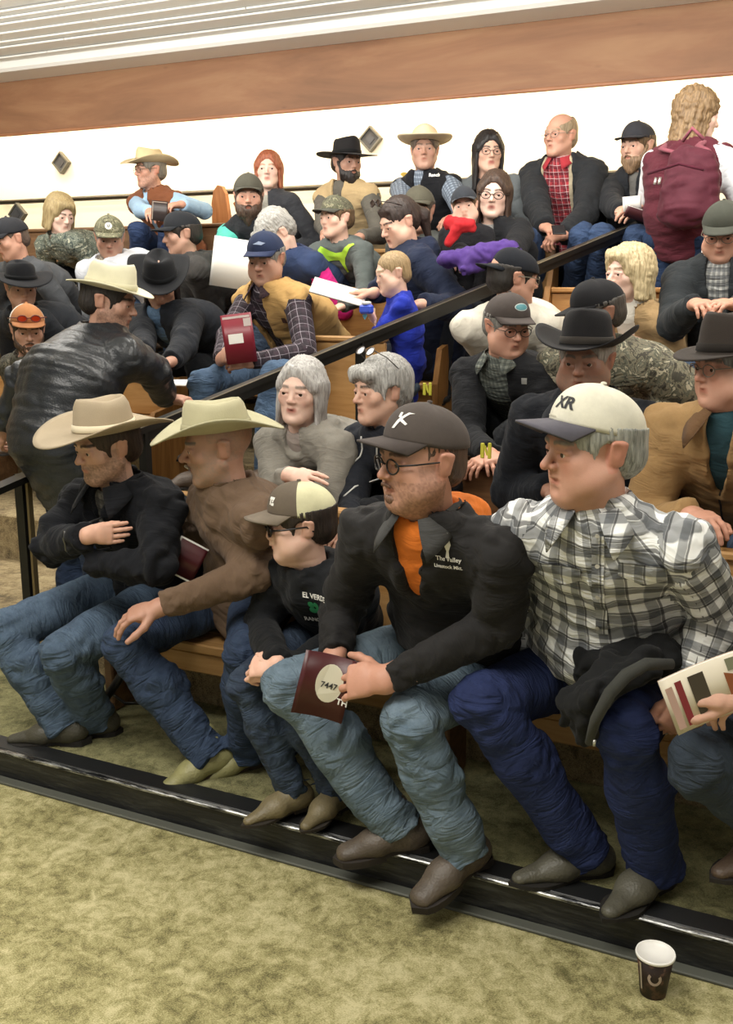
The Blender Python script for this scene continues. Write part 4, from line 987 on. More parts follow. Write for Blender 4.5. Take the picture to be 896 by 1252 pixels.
# ------------------------------------------------------------------ the crowd
def cy(H): return math.degrees(math.atan2(-H[0], H[1]))       # yaw that faces the camera
def campt(px, py, Y): return at(px, py, Y=Y)
def ank(px, py, z=.19): return at(px, py, Z=z)
BLK = '#17191c'
def fcap(c, c2=None, c3=None, z=.040, tilt=-4, **k):
    mats = [cloth(c, bump=.1), cloth(c2 or c, bump=.1)] + ([cloth(c3, bump=.1)] if c3 else [])
    return ('cap', z, tilt, dict(mats=mats, **k))
def fhat(c, band='#2a2622', z=.046, tilt=-3, **k): return ('cowboy', z, tilt, dict(mat=felt(c), band=felt(band), **k))
def seat(label, k, px, py, off=0, pitch=0, roll=0, dy=0.0, hx=0.0, body=None, lod=2, s=None, hipdy=0.0, dip=0.0, **kw):
    H = campt(px, py, 2.55 + .68 * k + dy); P = V(H[0] + hx, 2.88 + .68 * k + hipdy, SEAT[k] + .10 - dip)
    sc = s if s else min(1.06, max(.9, (H[2] - P[2]) / .66))
    yaw = cy(H) - off
    slack = max(0, .68 * sc - np.linalg.norm(H - P))
    kw.setdefault('group', ('people in the front row', 'people in the second row', 'people in the third row', 'people in the fourth row', 'people in the fifth row', 'people in the top row')[k])
    return person(label, H, P, yaw=(body if body is not None else -8), head=(yaw, pitch, roll), s=sc, floor=ZR[k], lod=lod, slouch=kw.pop('slouch', .045 + slack * .3), **kw)
GH = dict(brow='#77726c')
# ---------------- front row
# plaid shirt man
H = campt(724, 548, 2.34)
A5 = person('large seated man in white and grey plaid shirt and cream lettered cap', H, (-.56, 2.76, .555), group='people in the front row', yaw=-4, head=(cy(H) - 62, 4, 0), s=1.07, hs=1.10, b=1.22, belly=.9, lod=0, floor=.1, slouch=.03,
    knees=((-.80, 2.29, .60), (-.44, 2.30, .585)), ankles=(ank(718, 1030), ank(800, 1048)), toes=((-.75, -.7), (-.35, -.9)), shoe=('boot', '#4c4a3f', '#1d1a16'), calfr=1.15,
    trousers=(denim('#1c2547', '#33406c', .6), 1), tops=[dict(name='shirt', mat=plaid('#f2f4f2', '#1f2834', '#0c0f15', .050, .40, .08), infl=.018, collar=(.030, .070), hem=.35, amp=.008, flap=(plaid('#f2f4f2', '#1f2834', '#0c0f15', .050, .40, .08), 1.15)), ],
    wrists=(campt(655, 805, 2.60), campt(842, 850, 2.38)), elbows=(campt(650, 722, 2.60), campt(880, 745, 2.46)), hands=(('relaxed', (.1, -.3, -.9), (-1, 0, .2)), ('grip', (-.3, -.5, -.7), (.8, -.4, .2))),
    tone='ruddy', face=dict(w=1.05, jaw=1.08, fat=1.0, nose=1.05, mouth=.5), paint=dict(brow='#8b8378', cheek=.55), hair=('short', '#a7a89f', '#5e615c'), hat=fcap('#d9d6c4', '#5a5860', z=.050, tilt=-10, arch=.030, visor=.078), shw=1.03)
# orange hood man
H = campt(516, 562, 2.33)
A4 = person('seated man in black jacket over bright orange hoodie and dark cap', H, (-.98, 2.78, .555), group='people in the front row', yaw=-10, head=(cy(H) - 60, 2, 0), s=1.06, hs=1.08, b=1.16, belly=.8, lod=0, floor=.1, slouch=.03,
    knees=((-1.36, 2.29, .545), (-.985, 2.25, .53)), ankles=(ank(490, 1002), ank(566, 1030, .185)), toes=((-.85, -.55), (-.45, -.9)), footpitch=(8, 14), shoe=('shoe', '#4f463c', '#2a241f'), calfr=1.12,
    trousers=(denim('#4d606f', '#8fa1ae', .55), 1), tops=[dict(name='hoodie', mat=cloth('#e07a2c', var=.15), infl=.006, hood=1.1, hem=.1), dict(name='jacket', mat=cloth('#232222', rough=.8), infl=.022, hem=.3, open=(.070, .012, .40), cuts=[(.80, .008, 1.0, .05)], collar=(.045, .088), amp=.008, flap=(cloth('#434342'), 1.1))],
    wrists=(campt(410, 800, 2.36), campt(472, 832, 2.22)), elbows=(campt(418, 742, 2.50), campt(608, 765, 2.36)), hands=(('hold', (-.25, -.75, -.5), (-.3, -.5, .8), 1.05), (dict(curls=(22, 30, 22), thumb=(38, 10, 12), spread=3), (-.97, -.1, -.16), (.05, -.85, .55), 1.12)),
    tone='ruddy', face=dict(w=1.04, jaw=1.1, fat=.9, nose=1.0, mouth=.8), paint=dict(brow='#5a4334', stubble=('#6b4c3a', .35), cheek=.35), hair=('crop', '#5a4638', '#3a2c22'), beard=('goatee', '#7a5a48', '#4a3428'), hat=fcap('#4e4743', '#4a4340', z=.047, tilt=-6, arch=.026, visor=.07), glasses=(plain('#1b1b1d', .3), None, .0022), shw=1.05)
# boy
H = campt(366, 640, 2.52)
A3 = person('boy in black hoodie with green clover print, two-tone cap and glasses', H, (-1.47, 2.80, .53), group='people in the front row', yaw=-22, head=(cy(H) - 82, 6, 0), s=.84, hs=.96, b=1.05, lod=0, floor=.1, slouch=.04,
    knees=(campt(300, 838, 2.34), campt(360, 850, 2.38)), ankles=(ank(358, 962), ank(410, 962)), toes=((-.5, -.85), (-.1, -1)), footpitch=(4, 0), shoe=('boot', '#6b6147', '#2a241c'),
    trousers=(denim('#22293a', '#5d7186', .45), 1), tops=[dict(name='hoodie', mat=cloth('#131518'), infl=.020, hood=.8, hem=.3)],
    wrists=(campt(340, 812, 2.30), campt(348, 826, 2.30)), elbows=(campt(318, 765, 2.58), campt(420, 775, 2.62)), hands=(('clasp', (-.95, -.2, -.15), (.1, -.6, .8), 1.08), ('clasp', (-.97, -.1, .1), (.2, -.9, -.2), 1.05)),
    tone='kid', face=dict(w=1.0, fat=.5, child=True, nose=.8), paint=dict(brow='#4a3a30', cheek=.3), hair=('short', '#2e241e'), hat=fcap('#63594d', '#7c7265', '#cbc8a4', z=.046, tilt=0, backpanels=True, arch=.024), glasses=(plain('#101012', .3), plain('#1b1a20', .1, name='dark_lens'), .0028))
# brown fleece cowboy
H = campt(266, 545, 2.60)
A2 = person('bald cowboy in brown fleece jacket leaning forward, hand on knee', H, (-1.88, 2.88, .555), group='people in the front row', yaw=-30, head=(cy(H) - 88, 8, 0), s=1.03, hs=1.04, b=1.08, belly=.3, lod=0, floor=.1, slouch=.09,
    knees=(campt(150, 786, 2.44), campt(300, 800, 2.46)), ankles=(ank(256, 914), ank(300, 906)), toes=((-.6, -.8), (-.6, -.8)), footpitch=(14, 14), shoe=('boot', '#7d7a52', '#3a2f22'), calfr=1.1,
    trousers=(denim('#1f2a40', '#45566f', .6), 1), tops=[dict(name='jacket', mat=cloth('#6a5645', var=.18), infl=.024, collar=(.055, .074), hem=.3, amp=.007)],
    wrists=(campt(196, 742, 2.42), campt(218, 650, 2.75)), elbows=(campt(318, 700, 2.56), campt(345, 665, 2.86)), hands=(('knee', (-.85, -.45, -.22), (0, -.25, .95), 1.08), None),
    tone='tan', face=dict(w=1.0, nose=1.05), paint=dict(brow='#6b6258', stubble=('#8d8478', .35), scalp=('#8a7a6c', .35), cheek=.35), beard=('mustache', '#b3aa9c', '#7c746a'), hat=fhat('#aaa587', '#9f9a7c', z=.050, tilt=-2, crown=.088, brim=.092, curl=.045, dip=.022))
# folded arms cowboy
H = campt(130, 545, 2.60)
A1 = person('young cowboy in black jacket with folded arms and tan banded hat', H, (-2.26, 2.86, .555), group='people in the front row', yaw=-2, head=(cy(H) - 62, 10, 0), s=1.04, hs=1.02, b=1.08, lod=0, floor=.1, slouch=.07,
    knees=(campt(2, 770, 2.42), campt(75, 800, 2.38)), ankles=(ank(78, 878), ank(118, 868)), toes=((-.9, -.4), (-.8, -.6)), footpitch=(4, 0), shoe=('boot', '#3c3a30', '#1a1714'), calfr=1.1,
    trousers=(denim('#2c394b', '#697e94', .6), 1), tops=[dict(name='shirt', mat=plaid('#6d6a60', '#3c3a36', '#25231f', .03), infl=.004, hem=.1), dict(name='jacket', flap=(cloth('#17191e'), 1.1), mat=cloth('#121419'), infl=.026, collar=(.04, .084), hem=.35, open=(.042, .008, .3), amp=.010, zip=plain('#6b6b6b', .3, .8))],
    wrists=(campt(106, 655, 2.41), campt(105, 690, 2.44)), elbows=(campt(62, 668, 2.50), campt(192, 694, 2.52)), hands=((dict(curls=(10, 10, 8), spread=1, thumb=(8, 4, 4)), (1, .95, .02), (.6, -1, .1), .85), None),
    tone='fair', face=dict(w=.98, jaw=1.05), paint=dict(brow='#3c2c22', stubble=('#4a3a30', .35), cheek=.3), hair=('short', '#3a2b22', '#1f1712'), hat=fhat('#9d8f78', '#d6cbb0', z=.052, tilt=-4, crown=.105, brim=.12, curl=.045, dip=.014))
# right edge person
A6 = person('person at the right edge in dark jeans holding a rolled catalogue', (.10, 2.36, 1.27), (.10, 2.78, .555), group='people in the front row', yaw=-25, head=(-50, 0, 0), s=1.05, b=1.1, lod=1, floor=.1,
    knees=(campt(855, 932, 2.22), (.02, 2.42, .55)), ankles=(campt(955, 1010, 2.40), (.20, 2.45, .2)), toes=((-.6, -.8), (-.3, -.9)), trousers=(denim('#2a323c', '#4c5866', .5), 1), tops=[dict(name='jacket', mat=cloth('#33363a'), infl=.02)],
    wrists=(campt(905, 850, 2.20), campt(935, 850, 2.25)), hands=(('hold', (-.9, -.3, .1), (0, -.5, .8)), ('hold', None, None)), hair=('short', '#3a3029'))
# ---------------- second row
B1 = seat('smiling woman with straight silver hair and unzipped grey hoodie', 1, 368, 478, 22, 2, 4, lod=1, dy=.02, hx=.06, body=-12, s=.96, face=dict(fem=True, w=.95, jaw=.9, nose=.9), hair=('bob', '#b9b7b4', '#85827f'), tone='pale', paint=dict(lip='#b06058', brow='#8a7a70', cheek=.4),
    tops=[dict(name='shirt', mat=cloth('#9a8f88'), infl=.0), dict(name='hoodie', mat=cloth('#8b877e'), infl=.024, hood=.9, open=(.05, .03, .3))], trousers=(denim('#2c3440', '#4a5666'), 1),
    wrists=(campt(352, 580, 3.02), campt(330, 590, 3.02)), hands=(('flat', (1, -.1, -.1), (0, -.6, .8)), None))
B2 = seat('woman with short grey hair and black jacket with two white zip lines', 1, 466, 478, 58, 3, 0, lod=1, dy=.05, hx=.02, body=-20, s=.96, face=dict(fem=True, w=.94, jaw=.88), hair=('gray_crop', '#a9a8a4', '#6e6c69'), tone='fair', paint=dict(brow='#4c423a', cheek=.3),
    tops=[dict(name='jacket', mat=cloth('#1d2027'), infl=.020, collar=(.03, .078), zip=plain('#c8c8c4', .4), zipx=(-.055, .035))], trousers=(cloth('#1c1e22'), 0), wrists=(campt(425, 655, 2.95), campt(440, 650, 2.95)))
B3 = seat('man with black cowboy hat shading his eyes and black coat', 1, 716, 440, 14, 6, 0, lod=1, dy=.05, hx=.02, s=1.05, b=1.2, tone='brown', face=dict(w=1.04, fat=.8), hair=('short', '#8f8c86'), paint=dict(brow='#5c544c', cheek=.5, stubble=('#7a6a60', .3)),
    hat=fhat('#1a191b', '#34302c', z=.046, tilt=-4, crown=.115, brim=.09, curl=.065, dip=.0), tops=[dict(name='coat', mat=cloth('#16191f'), infl=.03, collar=(.05, .085), flap=(cloth('#1b1e24'), 1.3))], trousers=(cloth('#1c1e22'), 0))
B4 = seat('man at right edge in tan canvas coat and dark brown hat', 1, 892, 448, 52, 4, 0, lod=1, dy=-.12, hx=.02, s=1.05, b=1.18, tone='ruddy', face=dict(w=1.04, fat=.8), hair=('short', '#7a7a76'), paint=dict(brow='#6c6258', cheek=.45),
    hat=fhat('#37312d', '#26221f', z=.040, tilt=0, crown=.115, brim=.062, curl=.02, dip=.008, flat=True), tops=[dict(name='shirt', mat=cloth('#2c4a52'), infl=.006, collar=(.02, .07)), dict(name='coat', flap=(cloth('#6b5036'), 1.3), mat=cloth('#a5855a', var=.2), infl=.03, collar=(.045, .088), open=(.05, .012, .5), zip=plain('#2c211a', .5))], trousers=(denim(), 1), glasses=(plain('#7c7468', .3), None, .0016),
    wrists=(V(-.42, 2.98, .98), V(-.16, 2.92, .98)))
# ---------------- third row
C1 = seat('man in brown cap with teal oval patch, grey checked shirt and open black jacket', 2, 620, 398, -28, 14, 0, lod=1, dy=.0, hx=-.02, s=1.0, tone='ruddy', face=dict(w=1.0, fat=.4), hair=('short', '#8c8a84'), paint=dict(brow='#7b736a', cheek=.4),
    hat=fcap('#4a4340', z=.044), tops=[dict(name='shirt', mat=plaid('#6f746c', '#3c423e', '#25292a', .022, .4), infl=.008, collar=(.02, .068), flap=(plaid('#6f746c', '#3c423e', '#25292a', .022, .4), .7)), dict(name='jacket', mat=cloth('#1a1b1e'), infl=.026, open=(.05, .075, .98))], trousers=(cloth('#1c1e22'), 0), wrists=(campt(598, 555, 3.6), campt(606, 560, 3.6)), glasses=(plain('#2c2a28', .3), None, .0016))
C2 = seat('man in grey leaf camouflage coat with dark cap behind the black cowboy hat', 2, 728, 382, 60, 12, 0, lod=2, dy=-.02, hx=.18, s=1.02, b=1.15, tone='brown', hair=('short', '#4c4844'), hat=fcap('#1c1c1f', z=.040, tilt=4), tops=[dict(name='coat', mat=camo(), infl=.032, hood=1.0)], trousers=(cloth('#3a3a32'), 0))
# ---------------- fourth row
D1 = seat('older man in tan quilted vest, purple checked shirt and navy cap', 3, 325, 316, 26, 16, 0, lod=1, dy=-.30, hx=.04, hipdy=-.12, dip=.07, s=1.04, b=1.12, belly=.5, tone='tan', face=dict(w=1.02, fat=.6), hair=('short', '#8c8a84'), paint=dict(brow='#6b6258', cheek=.4), body=-18,
    hat=fcap('#26304a', '#2a3350', z=.044), tops=[dict(name='shirt', mat=plaid('#33242e', '#1f1820', '#8f8790', .045, .5, .05), infl=.010, collar=(.02, .068), flap=(cloth('#3a2a30'), .8)), dict(name='vest', mat=cloth('#bd9860', var=.12), infl=.032, arms=False, open=(.055, .045, .98))], trousers=(denim('#33465f', '#6d86a2'), 1),
    knees=(campt(250, 468, 3.86), campt(335, 462, 3.84)), ankles=(campt(245, 572, 3.80), campt(325, 570, 3.80)), wrists=(campt(270, 440, 3.90), campt(306, 442, 3.90)), hands=(('hold', (.4, -.3, .2), (-.6, -.7, .3)), ('hold', (-.7, -.3, .0), (.2, -.8, .4))), poles=(V(-1, .2, -.5), V(1, .3, -.5)))
D0 = seat('person in black coat, head bowed under a black cowboy hat', 3, 196, 346, 4, 38, 0, lod=1, dy=-.32, hx=.04, hipdy=-.10, dip=.06, s=1.0, b=1.1, tone='tan', hair=('long', '#1b1614'), paint=dict(brow='#2a201a'), face=dict(w=1.0),
    hat=fhat('#191a1d', '#101113', z=.044, tilt=-6, crown=.11, brim=.085, curl=.075, dip=-.005), tops=[dict(name='shirt', mat=denim('#3c5570', '#7d96b0'), infl=.008), dict(name='coat', mat=cloth('#1b1e24'), infl=.028, open=(.06, .03, .45), collar=(.04, .09))], trousers=(cloth('#15171b'), 0), wrists=(campt(180, 450, 3.75), campt(205, 452, 3.75)))
D2 = seat('man in white jacket with black cap worn backwards and glasses', 3, 628, 340, -112, 6, 0, lod=2, dy=-.30, hx=-.02, hipdy=-.05, s=1.0, b=1.08, tone='ruddy', hair=('short', '#2b2520'), body=30, hat=('cap', .040, 2, dict(mats=[cloth('#15181f', bump=.1), cloth('#15181f', bump=.1)], turn=180)), tops=[dict(name='jacket', mat=cloth('#d8d2c4', var=.1), infl=.026, collar=(.03, .08))], trousers=(denim(), 1), glasses=(plain('#6c6658', .3), None, .0018))
D3 = seat('blond woman with full wavy hair, white turtleneck and tan coat', 3, 768, 336, 48, 0, 0, lod=1, dy=.0, hx=.06, s=.98, tone='pale', face=dict(fem=True, w=.93, jaw=.86), paint=dict(lip='#b85a52', brow='#8a7458', cheek=.4), hair=('bouffant', '#c9b892', '#94815c'), curl=.003,
    tops=[dict(name='turtleneck', mat=cloth('#e4dfd4', var=.08), infl=.008, collar=(.05, .066)), dict(name='coat', mat=cloth('#a98d66', var=.15), infl=.026, collar=(.03, .094), open=(.05, .03, .5))], trousers=(cloth('#1c1e22'), 0))
D4 = seat('man at right edge in dark jacket and grey-green cap, looking down', 3, 884, 282, 8, 24, 0, lod=1, dy=.10, hx=.04, s=1.04, b=1.12, tone='ruddy', face=dict(fat=.6), hair=('short', '#6c6a64'), paint=dict(brow='#5c544c', cheek=.4), hat=fcap('#45473f', z=.042, tilt=-2), glasses=(plain('#6c6658', .3), None, .0016),
    tops=[dict(name='shirt', mat=plaid('#a9aaa6', '#5c6064', '#33363a', .03), infl=.008, collar=(.03, .068)), dict(name='jacket', mat=cloth('#2b2f32'), infl=.028, open=(.045, .04, .9), collar=(.03, .088))], trousers=(denim(), 1), wrists=(campt(850, 372, 4.30), campt(900, 372, 4.30)))
M1 = seat('mother in navy hoodie reading a booklet over a small boy', 3, 488, 272, 62, 24, 0, lod=1, dy=.22, hx=.12, hipdy=.06, s=1.02, b=1.16, belly=.4, tone='fair', face=dict(fem=True, fat=.6), paint=dict(lip='#b06a60', brow='#3a2c26', cheek=.35), hair=('pony', '#3a2c26', '#1f1714'),
    tops=[dict(name='hoodie', mat=cloth('#1b2338'), infl=.030, hood=1.2)], trousers=(cloth('#20242e'), 0), body=-48, wrists=(campt(455, 362, 4.40), campt(515, 372, 4.45)), hands=((dict(curls=(14, 20, 14)), (-1, -.2, .05), (-.1, .0, 1)), ('relaxed', None, None)), poles=(V(.3, .2, -1), V(.8, 0, -.8)))
H = campt(480, 334, 4.36)
K1 = person('little buzz-cut boy in bright blue shirt standing before his mother', H, (H[0] + .02, 4.44, 1.16), yaw=-58, head=(cy(H) - 74, 12, 0), s=.58, hs=.80, b=1.0, lod=1, floor=.74, sit=False, armskin=True, shw=1.0,
    trousers=(denim('#3c4858', '#6c7c8c'), 1), tops=[dict(name='shirt', mat=cloth('#2233a4', var=.12), infl=.014, al=.15, hem=.3)], wrists=(campt(450, 378, 4.24), campt(452, 374, 4.30)), shoe=('sneaker', '#2a2c30'),
    tone='kid', face=dict(child=True, fat=.5, nose=.7), paint=dict(brow='#a08a6a', cheek=.35), hair=('crop', '#a58c66', '#7c6646'), hands=(('grip', None, None, .8), ('grip', None, None, .8)))
L3 = seat('bearded young man in orange cap with red mirrored sunglasses on it', 3, 34, 402, -4, 14, 0, lod=1, dy=-.62, hx=0, hipdy=-.45, dip=.22, s=1.0, tone='tan', hair=('short', '#2e241e'), beard=('short', '#4a3526', '#2c1e16'), hat=fcap('#ad764c', '#a06c46', '#d9d5cc', z=.044, tilt=-4, backpanels=True, flatvisor=True), tops=[dict(name='jacket', mat=camo('#4c483c', '#26231d', '#6d675a', '#383a30', 22), infl=.022, hood=1.0)], trousers=(cloth('#2a2c2e'), 0))
# ---------------- fifth row
E1 = seat('man in white hooded sweatshirt and camouflage cap with round badge', 4, 134, 290, 2, 18, 0, lod=2, dy=-.42, hx=-.02, hipdy=-.2, s=1.06, b=1.28, tone='tan', hair=('short', '#8c8a84'), paint=dict(brow='#6b6258', cheek=.5), hat=('cap', .042, -2, dict(mats=[camo('#6d6a52', '#3f3d2f', '#8e8a70', '#585a44', 30)] * 2)),
    tops=[dict(name='shirt', mat=plaid('#8a7f70', '#4c443c', '#2a2622', .03), infl=.006, collar=(.03, .07)), dict(name='hoodie', mat=cloth('#c9ccd2', var=.1), infl=.024, hood=1.1, open=(.06, .02, .3))], trousers=(denim(), 1))
E2 = seat('man in charcoal jacket and white shirt, black cap in profile', 4, 222, 286, 78, 10, 0, lod=2, dy=-.40, hx=.06, hipdy=-.2, body=-40, s=1.02, b=1.08, tone='tan', hair=('short', '#2a221c'), hat=fcap('#1d1f23', z=.040, visor=.075), tops=[dict(name='shirt', mat=cloth('#dcdad4', var=.06), infl=.010, amp=.005), dict(name='jacket', mat=cloth('#3a3836'), infl=.028, open=(.07, .09, .98), hood=.7)], trousers=(denim(), 1))
E3 = seat('heavily bearded man in olive cap, black vest and teal sleeves', 4, 304, 240, 2, 6, 0, lod=2, dy=-.1, hx=.0, s=1.04, b=1.1, tone='ruddy', hair=('short', '#4a3628'), beard=('big', '#4a3628', '#2a1c14'), hat=fcap('#4c4a40', z=.042, visor=.05), tops=[dict(name='shirt', mat=cloth('#4fae9e', var=.1), infl=.012), dict(name='vest', mat=cloth('#1d1e22'), infl=.028, arms=False, collar=(.04, .085))], trousers=(denim(), 1), wrists=(campt(278, 322, 4.75), campt(300, 326, 4.75)))
E4 = seat('grey haired woman bending down in navy vest with bright pink sleeves', 4, 338, 286, 70, 50, 0, lod=2, dy=-.5, hx=.10, hipdy=-.25, s=.95, tone='pale', face=dict(fem=True), hair=('gray_crop', '#a3a19c', '#77756f'), curl=.003, tops=[dict(name='shirt', mat=cloth('#d42a86', var=.12), infl=.016), dict(name='vest', mat=cloth('#2c3a5a'), infl=.036, arms=False, collar=(.03, .08))], trousers=(cloth('#1c1e22'), 0))
E5 = seat('boy in grey hoodie with lime leaping-cat emblem and camouflage cap', 4, 411, 266, 50, 4, 0, lod=2, dy=-.30, hx=.02, hipdy=-.15, s=.80, hs=.90, tone='kid', body=0, face=dict(child=True, nose=.8), hair=('short', '#6b543c'), hat=('cap', .042, -4, dict(mats=[camo('#5d5a48', '#3f3d2f', '#7e7a62', '#4c4e3a', 30), cloth('#4a4a42')])), tops=[dict(name='hoodie', mat=cloth('#5d6462', var=.12), infl=.022, hood=.8)], trousers=(cloth('#2a2c30'), 0), wrists=(V(-2.85, 4.72, 1.52), V(-2.45, 4.72, 1.52)))
E6 = seat('person in olive cap half hidden behind the mother in navy', 4, 512, 256, 10, 8, 0, lod=2, dy=.15, s=.95, tone='tan', hair=('short', '#5b5348'), hat=fcap('#5a574a', z=.042), tops=[dict(name='jacket', mat=cloth('#4c4f4c'), infl=.022)], trousers=(denim(), 1))
E7 = seat('woman with glasses and long brown hair hugging the child in red scarf', 4, 604, 238, 6, 6, 4, lod=2, dy=.0, hx=.02, s=.97, tone='pale', face=dict(fem=True, w=.93), paint=dict(lip='#b06058', brow='#4a3a30', cheek=.35), hair=('long', '#4b382c', '#2c1f18'), glasses=(plain('#26201c', .3), None, .0022), tops=[dict(name='shirt', mat=cloth('#8f8f8c'), infl=.008), dict(name='jacket', mat=cloth('#1c1d20'), infl=.024, collar=(.04, .08), open=(.045, .02, .3))], trousers=(cloth('#23262c'), 0), wrists=(campt(560, 318, 4.75), campt(590, 312, 4.78)))
H = campt(568, 252, 5.02)
K2 = person('small child in black coat, dark cap and red scarf on her lap', H, (H[0] + .02, 5.06, 1.50), yaw=10, head=(cy(H) - 4, 4, -8), s=.56, hs=.78, b=1.1, lod=2, floor=1.0, tone='kid', face=dict(child=True, fat=.6, nose=.7), hat=('cap', .040, -6, dict(mats=[cloth('#33363c'), cloth('#4a4c50')])), hair=('short', '#6b543c'), trousers=(cloth('#23262c'), 0), tops=[dict(name='coat', mat=cloth('#1c1c20'), infl=.022)], shoe=('sneaker', '#2a2c30'))
L1 = seat('man in grey jacket with black cap turned away at the left edge', 4, 14, 292, 70, 20, 0, lod=2, dy=-.55, hx=.0, hipdy=-.35, dip=.1, s=1.0, b=.95, tone='ruddy', hair=('crop', '#5a4a40'), hat=fcap('#26272b', z=.042), tops=[dict(name='jacket', mat=cloth('#4b4d50'), infl=.026)], trousers=(denim(), 1))
L2 = seat('man in black cowboy hat and dark jacket behind the orange cap', 4, 26, 350, -10, 14, 0, lod=2, dy=-.95, hx=-.04, hipdy=-.75, dip=.22, s=1.0, b=.98, tone='tan', hair=('short', '#77736c'), hat=fhat('#15161a', '#0f1012', z=.044, tilt=-3, crown=.09, brim=.10, curl=.03), tops=[dict(name='jacket', mat=cloth('#22252a'), infl=.026)], trousers=(cloth('#1c1e22'), 0))
# ---------------- top row
G0 = seat('woman with chin length pale brown hair and camouflage jacket, head bowed', 5, 74, 262, -28, 20, 0, lod=2, dy=-.45, hx=-.05, hipdy=-.2, s=.98, tone='pale', face=dict(fem=True), hair=('bouffant', '#a8956c', '#7c6a48'), tops=[dict(name='jacket', mat=camo('#6f7468', '#35403c', '#a7a794', '#50584c', 24), infl=.026, open=(.03, .01, .2))], trousers=(cloth('#1c1e22'), 0))
G1 = seat('cowboy in brown suede vest, light blue sleeves and tan hat', 5, 183, 208, 64, 4, 0, lod=2, dy=-.05, hx=.02, body=-5, s=1.02, tone='ruddy', glasses=(plain('#6c5c48', .3), None, .0018), paint=dict(brow='#5c4a3c', cheek=.5, stubble=('#6a5040', .25)), hair=('short', '#7b7468'), hat=fhat('#c8b58e', '#5c4a34', z=.046, tilt=-2, crown=.095, brim=.095, curl=.045),
    tops=[dict(name='shirt', mat=cloth('#9dbbd4', var=.1), infl=.012), dict(name='vest', mat=cloth('#7a4a30', var=.25), infl=.034, arms=False, open=(.022, .02, .5))], trousers=(denim('#1f2c48', '#33466a'), 1), wrists=(campt(188, 262, 5.45), campt(222, 250, 5.6)), knees=(campt(170, 282, 5.45), campt(205, 285, 5.5)), poles=(V(-1, .2, -.5), V(1, .2, -.3)))
G3 = seat('pale red haired woman in dark jacket against the cream wall', 5, 328, 208, 6, 0, 0, lod=2, dy=-.05, hx=.04, s=.97, tone='pale', face=dict(fem=True, w=.93), paint=dict(brow='#a87c60', lip='#c07a6c', cheek=.35), hair=('chin', '#a05a3c', '#6e3a26'), tops=[dict(name='shirt', mat=cloth('#a09c90'), infl=.006), dict(name='jacket', mat=cloth('#35363a'), infl=.024, open=(.05, .02, .35))], trousers=(denim(), 1))
G4 = seat('dark bearded man in flat black hat, tan vest and grey shirt', 5, 424, 198, -30, 6, 0, lod=2, dy=-.05, hx=-.02, s=1.03, b=1.05, tone='tan', beard=('full', '#241a16', '#120d0b'), hair=('short', '#241a16'), hat=fhat('#1c1a1b', '#0f0f10', z=.042, tilt=-3, crown=.10, brim=.10, curl=.01, flat=True, taper=.93), tops=[dict(name='shirt', mat=cloth('#5c5850'), infl=.012, collar=(.03, .07)), dict(name='vest', mat=cloth('#b49c74', var=.12), infl=.034, arms=False, open=(.05, .012, .45), collar=(.03, .085))], trousers=(denim('#26344c', '#41547a'), 1), wrists=(campt(398, 285, 5.5), campt(440, 290, 5.5)))
G5 = seat('man in white straw cowboy hat and black vest with small gold badge', 5, 519, 184, 2, 0, 0, lod=2, dy=0, hx=.0, s=1.05, b=1.05, tone='tan', paint=dict(brow='#5c4a3c', cheek=.5), hair=('short', '#5b4c40'), hat=fhat('#d9c6a6', '#cbb48c', z=.050, tilt=-3, crown=.085, brim=.10, curl=.03, dip=-.01),
    tops=[dict(name='shirt', mat=plaid('#8f9aa8', '#4f5a68', '#2f3844', .022), infl=.012, collar=(.03, .07)), dict(name='vest', mat=cloth('#17181c'), infl=.026, arms=False, open=(.04, .006, .3), collar=(.03, .083))], trousers=(denim(), 1), wrists=(campt(500, 262, 5.5), campt(560, 265, 5.5)))
G6 = seat('woman with long black hair, glasses and grey cardigan in top row', 5, 597, 186, -12, 4, 0, lod=2, dy=.0, hx=.02, s=.98, tone='fair', face=dict(fem=True, w=.93), paint=dict(lip='#b06058', brow='#2a201a'), hair=('long', '#1d1817', '#0e0b0a'), glasses=(plain('#33302c', .3), None, .0016), tops=[dict(name='shirt', mat=cloth('#2a2a2e'), infl=.006), dict(name='cardigan', mat=cloth('#5f6466'), infl=.022, open=(.05, .05, .98))], trousers=(cloth('#1c1e22'), 0))
G7 = seat('balding man in red plaid shirt and open dark coat in top row', 5, 685, 166, 38, 2, 0, lod=1, dy=0, hx=.02, s=1.06, b=1.1, belly=.3, tone='ruddy', glasses=(plain('#7c7468', .3), None, .0014), paint=dict(brow='#a08c74', cheek=.4), hair=('fringe', '#9c8a70', '#74644c'), tops=[dict(name='shirt', mat=plaid('#a3323a', '#5c1c28', '#d0b8b8', .036, .5, .06), infl=.012, collar=(.02, .070), flap=(cloth('#a3323a'), .6)), dict(name='coat_lining', mat=cloth('#b3a68c'), infl=.020, open=(.075, .085, .98), collar=(.03, .088)), dict(name='coat', mat=cloth('#25272a'), infl=.034, open=(.095, .11, .98))], trousers=(denim('#26344c', '#4b628a'), 1),
    wrists=(campt(668, 286, 5.5), campt(690, 288, 5.5)), knees=(campt(640, 292, 5.45), campt(712, 290, 5.42)), ankles=(campt(665, 350, 5.75), campt(700, 350, 5.75)), hands=(('clasp', (.7, -.6, -.2), (0, -.3, .9)), ('clasp', (-.7, -.6, -.2), (0, -.3, .9))))
